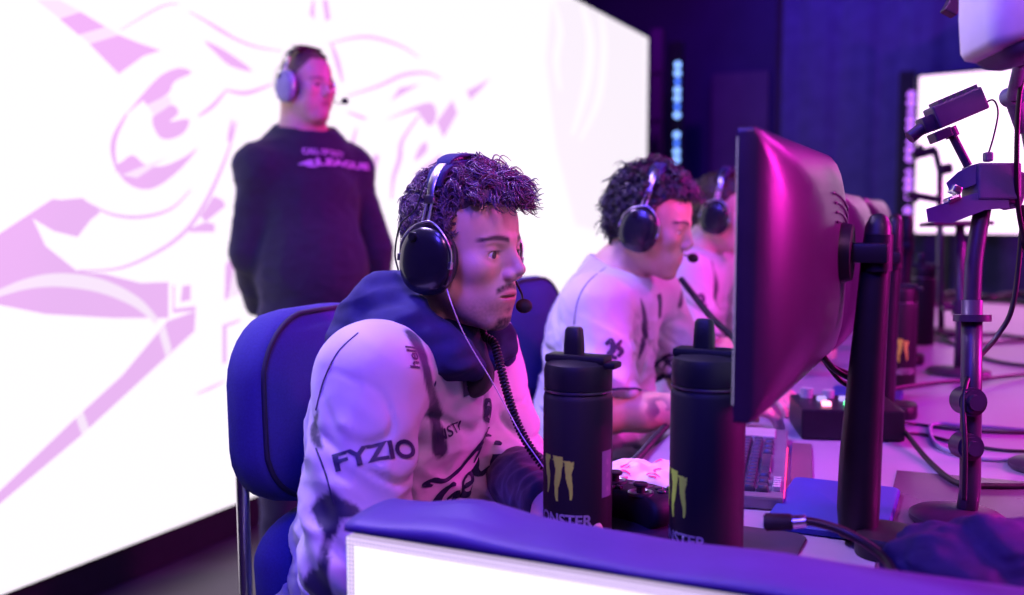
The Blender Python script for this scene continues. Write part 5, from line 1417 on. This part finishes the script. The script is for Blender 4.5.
def reg1(b, n):
    if b.z < -18 and b.x > -60: return 0
    line = 62 + 0.28 * abs(b.y)           # hairline height at the front
    if b.x > 25: return 1.0 if b.z > 88 - 0.25 * (b.x - 60) - 0.1 * abs(b.y) else 0
    if b.x > -25: return 0.9 if b.z > 32 else 0
    return 0.55 if b.z > -28 else 0
def flow1(b, n, r):
    f = max(0, min(1, (b.x + 30) / 90)); top = max(0, min(1, (b.z - 40) / 60))
    fl = Vector((0.15 + 1.1 * f, 0.25 * r.uniform(-1, 1) + 0.35 * n.y, 0.15 * top - 0.25 * (1 - top) - 0.45 * f))
    ln = (16 + 6 * top + 44 * f * top) * r.uniform(0.8, 1.15)
    return fl, ln * 0.8, 0.75 - 0.25 * f * top
R3h = Mh1.to_3x3()
def haircap(Mh, prims, cuts, res=0.004):
    s = Sdf(tuple(axis(c - .14, c + .15, res) for c in Mh.translation)); R3 = np.array(Mh.to_3x3())
    for c, r, k in prims: s.ell(np.array(Mh @ (Vector(c) * mm)), [q * mm for q in r], k * mm, R3)
    for c, r, k in cuts: s.ell(np.array(Mh @ (Vector(c) * mm)), [q * mm for q in r], k * mm, R3, 'sub')
    V, Q = s.mesh(); N = normals(V, Q); V = V + N * (0.004 * vnoise(V, (90, 90, 90), 2))[:, None]
    return V, Q
cap1 = haircap(Mh1, [((-6, 0, 42), (88, 80, 84), 10), ((36, 0, 84), (50, 60, 36), 20)], [((62, 0, 8), (70, 110, 78), 10), ((40, 0, -60), (130, 120, 84), 8)])
curls('hair', Mh1, p1, M['hair_dark'], 520, reg1, 10, 1.05, 6.5, flow1, 11, extra=[cap1], xs=0.90, turn=(0.8, 1.6), jit=4.5, pts=13)
mic1 = pt(524, 306, 1.49)
hs1 = headset('black headset with blue band on the curly-haired player nearest the camera', Mh1, 1.0, 0.10, mic1, 1)
ew = tube('earphone_wire', [pt(447, 289, 1.395), pt(452, 305, 1.385), pt(462, 330, 1.40), pt(474, 352, 1.41), pt(490, 378, 1.42), pt(505, 405, 1.43), pt(522, 436, 1.42), pt(540, 462, 1.40), pt(556, 486, 1.40)], 0.0009, M['white_plastic'], None, 6, 8)
tag(ew, 'thin pale earphone wire falling from the nearest headset over the jersey', 'cable')
cw = coil_path([pt(484, 322, 1.50), pt(483, 335, 1.50), pt(493, 342, 1.49), pt(498, 356, 1.48), pt(506, 388, 1.47), pt(518, 425, 1.46), pt(535, 455, 1.45), pt(560, 485, 1.45)], 0.0052, 190, 10)
V, F = tube_vf(cw, 0.0022, 6); cw_o = mesh_obj('coiled_cable', V, F, M['cable']); tag(cw_o, 'black coiled cable hanging from the nearest headset in front of the jersey', 'cable')

# ------------------------------------------------------------------ second player
H2 = Vector((-0.683, 2.200, 1.181))
HP2 = dict(xs=0.93, brow=0.9, nose=0, lid=2.6, haircol=(0.012, 0.009, 0.012), lip=(0.55, 0.2, 0.2), look=(1, 0, -0.5), res=0.0032, palm=(0.1, 0.1, -1), tattoo=True)
J2 = dict(nb=(-0.085, 0, -0.12), ch=(-0.115, 0.0, -0.27), pv=(-0.165, 0, -0.62), rs=(-0.06, -0.20, -0.175), ls=(-0.055, 0.20, -0.175),
          re=(-0.005, -0.262, -0.385), le=(0.02, 0.24, -0.385), rw=(0.19, -0.19, -0.365), lw=(0.20, 0.10, -0.365), rh=(0.29, -0.15, -0.365), lh=(0.28, 0.05, -0.365))
S2 = dict(sleeve=0.86, cuff=0.070, seed=2.0,
          stripes=[([(641, 300), (645, 320), (644, 340), (639, 358)], 0.004, 0.013), ([(682, 292), (680, 305)], 0.008, 0.012)],
          seams=[[(614, 262), (590, 280), (578, 300), (574, 325)]],
          prints=[('sleeve_crest', merge_vf(stroke_vf([[(-1, .6, .2), (-.3, 1, .3), (-.2, 0, .35), (-.8, -.6, .3), (.2, -1, .2)], [(1, 1, .15), (.4, .3, .3), (.9, -.2, .3), (.3, -.8, .2)]], 0.3)), 615, 349, dict(wpx=19, hpx=22)),
                  ('script_logo', logo, 664, 376, dict(roll=0.25, wpx=42, hpx=44)),
                  ('script_logo', stroke_vf([[(-.5, .6, .1), (.3, .7, .15), (-.4, 0, .16), (.4, -.4, .16), (-.4, -.7, .12), (-.3, .1, .12), (.5, .4, .08)], [(.7, .3, .1), (.9, -.3, .15), (1.2, -.1, .1)]], 0.2), 663, 410, dict(roll=0.2, wpx=30, hpx=26))])
p2, Mh2, j2, jer2, bv2 = player('person with wavy black hair in a white polo jersey, middle of the three seated players', H2, 0.06, 0.20, 0.0, J2, HP2, (0.62, 0.38, 0.28), S2)
def collarfn(j, s):
    A = lambda x, y, z: j['nb'] + np.array((x, y, z))
    for sd in (-1, 1):
        U = [(-0.058, 0, 0.050), (-0.035, 0.05, 0.046), (0.012, 0.066, 0.026), (0.058, 0.054, -0.012), (0.082, 0.018, -0.048)]
        Lo = [(-0.085, 0, 0.012), (-0.062, 0.075, 0.002), (0.0, 0.108, -0.022), (0.062, 0.088, -0.072), (0.094, 0.030, -0.104)]
        for q in range(4):
            for e in range(5):
                f = e / 5; u = [a + (b - a) * f for a, b in zip(U[q], U[q + 1])]; l = [a + (b - a) * f for a, b in zip(Lo[q], Lo[q + 1])]
                s.cone(A(u[0], u[1] * sd, u[2]), A(l[0], l[1] * sd, l[2]), 0.0085, 0.0085, 0.006)
    s.cone(A(-0.0, 0, -0.03), A(0.045, 0, 0.12), 0.056, 0.060, 0.004, 'sub')
M['white_cloth'] = mat('white_collar_cloth', WHITE, 0.65, bump=0.25, bscale=900)
for pp, jj in ((p2, j2),):
    co = sdf_piece('collar', jj['nb'] + (-0.12, -0.13, -0.12), jj['nb'] + (0.13, 0.13, 0.07), 0.0042, lambda s: collarfn(jj, s), M['white_cloth'], pp)
    A = lambda x, y, z: Vector(jj['nb'] + np.array((x, y, z)))
    V, F = tube_vf(smooth_path([A(-0.068, -0.078, 0.000), A(0.0, -0.115, -0.022), A(0.064, -0.094, -0.074), A(0.098, -0.034, -0.108)], 6), 0.0022, 6); mesh_obj('collar_edge', V, F, M['navy_print'], co)
print_on('placket', stroke_vf([[(0, 1, .5), (0, 0, .5), (0, -1, .42)]], 0.3), 660, 306, bv2, M['navy_print'], jer2, 0.1, 0.0016, wpx=6, hpx=24)
def reg2(b, n):
    if b.z < -30: return 0
    if b.x > 30: return 1.0 if b.z > 84 - 0.15 * (b.x - 60) else 0
    if b.x > -22: return 0.9 if b.z > 38 else 0
    return 1.0 if b.z > -30 else 0
def flow2(b, n, r):
    f = max(0, min(1, (b.x + 10) / 80)); top = max(0, min(1, (b.z - 40) / 60)); bk = max(0, min(1, (-b.x - 10) / 60)) * (1 - top)
    return Vector((0.3 * f - 0.3 * bk, 0.3 * r.uniform(-1, 1) + 0.3 * n.y, 0.1 * top - 0.8 * bk - 0.2 * f)), (22 + 16 * top + 18 * bk) * r.uniform(.8, 1.1), 0.75
cap2 = haircap(Mh2, [((-6, 0, 48), (100, 81, 92), 10), ((40, 0, 90), (55, 62, 42), 20)], [((62, 0, 8), (70, 110, 78), 10), ((46, 0, -60), (120, 120, 92), 8)])
curls('hair', Mh2, p2, M['hair_black'], 420, reg2, 4, 1.9, 6.5, flow2, 5, extra=[cap2], pts=10, xs=0.95, jit=4)
hs2 = headset('black headset on the wavy-haired middle player, mic at the lips', Mh2, 1.0, 0.10, pt(693, 258, 2.28), 1)
cw = coil_path([pt(681, 279, 2.27), pt(692, 293, 2.20), pt(712, 318, 2.12), pt(735, 340, 2.06), pt(750, 365, 2.0)], 0.0052, 160, 10)
V, F = tube_vf(cw, 0.0022, 6); o = mesh_obj('coiled_cable', V, F, M['cable']); tag(o, 'black coiled cable running from the middle player towards the monitor', 'cable')
cw = coil_path([on_z(668, 424, ZD + 0.012), on_z(655, 438, ZD + 0.012), on_z(640, 455, ZD + 0.012), on_z(622, 474, ZD + 0.012)], 0.0055, 150, 10)
V, F = tube_vf(cw, 0.0026, 6); o = mesh_obj('coiled_cable', V, F, M['cable']); tag(o, 'dark coiled cable lying along the desk edge by the tattooed forearm', 'cable')

# ------------------------------------------------------------------ third player
H3 = Vector((-0.700, 2.985, 1.205))
HP3 = dict(xs=0.93, brow=0.8, haircol=(0.05, 0.025, 0.02), res=0.004, lid=3.5)
S3 = dict(sleeve=0.86, cuff=0.070, seed=4.0, stripes=[([(712, 262), (716, 285), (714, 300)], 0.006, 0.014)],
          prints=[('sleeve_crest', merge_vf(stroke_vf([[(-1, .6, .2), (-.3, 1, .3), (-.2, 0, .35), (-.8, -.6, .3), (.2, -1, .2)]], 0.3)), 702, 300, dict(wpx=10, hpx=14))])
p3, Mh3, j3, jer3, bv3 = player('person in a white jersey farthest along the row, half hidden behind the monitor', H3, 0.0, 0.10, 0.0, J2, HP3, (0.66, 0.42, 0.33), S3)
sdf_piece('collar', j3['nb'] + (-0.12, -0.13, -0.12), j3['nb'] + (0.13, 0.13, 0.07), 0.005, lambda s: collarfn(j3, s), M['white_cloth'], p3)
cap3 = haircap(Mh3, [((-6, 0, 48), (97, 79, 89), 10), ((40, 0, 88), (50, 60, 40), 20)], [((64, 0, 8), (70, 110, 78), 10), ((46, 0, -62), (120, 120, 92), 8)])
def flow3(b, n, r): return Vector((-0.1 + 0.02 * b.x, 0.2 * r.uniform(-1, 1) + 0.2 * n.y, -0.7)), 24 * r.uniform(.8, 1.1), 0.35
curls('hair', Mh3, p3, M['hair_brown'], 300, reg2, 3, 2.2, 2.0, flow3, 9, extra=[cap3], pts=7, xs=0.95)
hs3 = headset('black headset on the farthest player beside the monitor edge', Mh3, 1.0, 0.10, pt(757, 238, 3.05), 1)

# ------------------------------------------------------------------ standing person
HS = pt(306, 88, 3.2); YS = -0.14; YB = -0.42
HPS = dict(fat=9, jaw=1.06, brow=0.7, haircol=(0.035, 0.018, 0.018), short_hair=2, res=0.0042, lid=3.6, lip=(0.5, 0.22, 0.2), look=(1, 0, -0.1), beard=0.25, scale=0.93)
MhS = frame(HS, YS, 0.04, 0.0)
MB = Matrix.Translation((HS.x + 0.02, HS.y + 0.005, 0)) @ Matrix.Rotation(YB, 4, 'Z')
B = lambda x, y, z: np.array(MB @ Vector((x, y, z)))
zs = HS.z
nb = B(-0.06, 0, zs - 0.15); rs = B(-0.07, -0.145, zs - 0.262); ls = B(-0.07, 0.170, zs - 0.262)
re_ = B(-0.10, -0.175, zs - 0.53); le_ = B(-0.06, 0.265, zs - 0.53); rw = B(-0.21, -0.09, zs - 0.72); lw = B(-0.10, 0.30, zs - 0.78)
lo = np.array((HS.x - .45, HS.y - .45, zs - 0.95)); hi = np.array((HS.x + .45, HS.y + .45, zs + 0.18))
s = Sdf((axis(lo[0], hi[0], 0.010, [(HS.x - .13, HS.x + .15, .0042)]), axis(lo[1], hi[1], 0.010, [(HS.y - .14, HS.y + .13, .0042)]), axis(lo[2], hi[2], 0.010, [(zs - .14, zs + .15, .0042), (zs - .95, zs - .70, 0.006)])))
head_prims(s, MhS, HPS)
s.cone(np.array(MhS @ Vector((-0.02, 0, -0.05))), nb, 0.066, 0.075, 0.02); s.cone(nb, B(-0.05, 0, zs - .35), 0.07, 0.12, 0.04); s.cone(B(-0.04, 0, zs - .35), B(-0.03, 0, zs - .75), 0.13, 0.15, 0.05)
for sh, el, wr, hd, pn, sd in ((rs, re_, rw, B(-0.20, -0.02, zs - 0.77), B(0, 0, 0) - B(1, 0, 0), 1), (ls, le_, lw, B(-0.09, 0.30, zs - 0.88), B(0, 0, 0) - B(0, 1, 0), 1)):
    s.cone(nb + np.array((0, 0, -.05)), sh, 0.06, 0.06, 0.04); s.cone(sh, el, 0.058, 0.045, 0.02); s.cone(el, wr, 0.045, 0.031, 0.02); hand(s, wr, hd - wr, pn, sd, 0.5)
V, Q = s.mesh(); V = relax(V, Q, 1, 0.4)
ps = sdf_obj('person', V, Q, M['skin'], None, head_colors(V, MhS, HPS, (0.66, 0.40, 0.33)))
tag(ps, 'heavyset person standing before the LED wall in a black long-sleeved top', 'person')
add_eyes(ps, MhS, HPS, HPS['look'])
s = Sdf((axis(lo[0], hi[0], 0.0075), axis(lo[1], hi[1], 0.0075), axis(zs - 0.86, zs - 0.05, 0.0075)))
RB = np.array(MB.to_3x3())
s.ell(B(-0.05, 0, zs - .36), (0.14, 0.175, 0.16), 0.05, RB); s.ell(B(-0.02, 0, zs - .58), (0.17, 0.185, 0.22), 0.06, RB); s.ell(B(-0.03, 0, zs - .76), (0.16, 0.18, 0.12), 0.05, RB)
s.cone(rs, ls, 0.074, 0.074, 0.05); s.cone(nb + np.array((0, 0, -0.03)), B(-0.05, 0, zs - .32), 0.095, 0.12, 0.06)
for sh, el, wr in ((rs, re_, rw), (ls, le_, lw)):
    s.cone(nb + np.array((0, 0, -.045)), sh + np.array((0, 0, .004)), 0.088, 0.070, 0.07); s.cone(sh, el, 0.074, 0.062, 0.03); s.cone(el, wr, 0.062, 0.046, 0.02); cut_flat(s, wr, wr - el, 0.08)
s.ell(nb + np.array((0.02 * math.cos(YB), 0.02 * math.sin(YB), 0.06)), (0.094, 0.094, 0.088), 0.01, None, 'sub')
V, Q = s.mesh(); V = relax(V, Q, 2); N = normals(V, Q)
V = V + N * (0.012 * (0.4 - np.abs(vnoise(V, (7, 7, 5), 1))) + 0.006 * (0.4 - np.abs(vnoise(V, (14, 14, 22), 6))))[:, None]
top_ = sdf_obj('sweatshirt', V, Q, M['sweat'], ps); bvS = bvh_of(V, Q)
M['lilac_print'] = mat('lilac_print', (0.50, 0.42, 0.62), 0.6)
print_on('lettering', text_vf('CALL OF DUTY', 1, 0.03, 1.15, 0, 0.15), 326, 152, bvS, M['lilac_print'], top_, -0.06, 0.002, wpx=34, hpx=6)
print_on('lettering', text_vf('LEAGUE', 1, 0.04, 1.2, 0, 0.15), 345, 164, bvS, M['lilac_print'], top_, -0.06, 0.002, wpx=34, hpx=7)
print_on('wing_mark', stroke_vf([[(-1, -.5, .05), (-.2, 0, .28), (.3, .4, .3), (.5, .5, .1)], [(-.3, -.5, .1), (.3, -.4, .25), (.9, -.3, .1)]], .2), 308, 163, bvS, M['lilac_print'], top_, -0.1, 0.002, wpx=18, hpx=7)
def legs(s):
    s.ell(B(-0.03, 0, zs - .80), (0.155, 0.19, 0.12), 0.04, RB)
    for sd in (-1, 1):
        s.cone(B(-0.03, 0.095 * sd, zs - .84), B(-0.01, 0.12 * sd, 0.50), 0.098, 0.072, 0.03); s.cone(B(-0.01, 0.12 * sd, 0.50), B(-0.04, 0.13 * sd, 0.07), 0.072, 0.058, 0.02)
        cut_flat(s, B(-0.04, 0.13 * sd, 0.055), (0, 0, -1), 0.15)
sdf_piece('trousers', (HS.x - .35, HS.y - .4, 0.0), (HS.x + .35, HS.y + .4, zs - .66), 0.012, legs, M['cloth_dark'], ps, 0.01, (9, 9, 9), 4)
for sd in (-1, 1):
    def shoe(s):
        s.cone(B(-0.07, 0.13 * sd, 0.05), B(0.11, 0.15 * sd, 0.042), 0.048, 0.040, 0.02); s.cone(B(-0.05, 0.13 * sd, 0.10), B(-0.05, 0.13 * sd, 0.05), 0.045, 0.045, 0.02); cut_flat(s, B(0.02, 0.14 * sd, 0.004), (0, 0, -1), 0.3)
    c = B(0.02, 0.14 * sd, 0); sdf_piece('shoe', (c[0] - .2, c[1] - .2, -0.02), (c[0] + .2, c[1] + .2, 0.17), 0.009, shoe, M['shoe'], ps)
headset('pale-cupped headset with short mic on the standing person', MhS, 0.95, 0.05, pt(345, 101, 3.12), 1, (42, 20, 54), True, top=119)
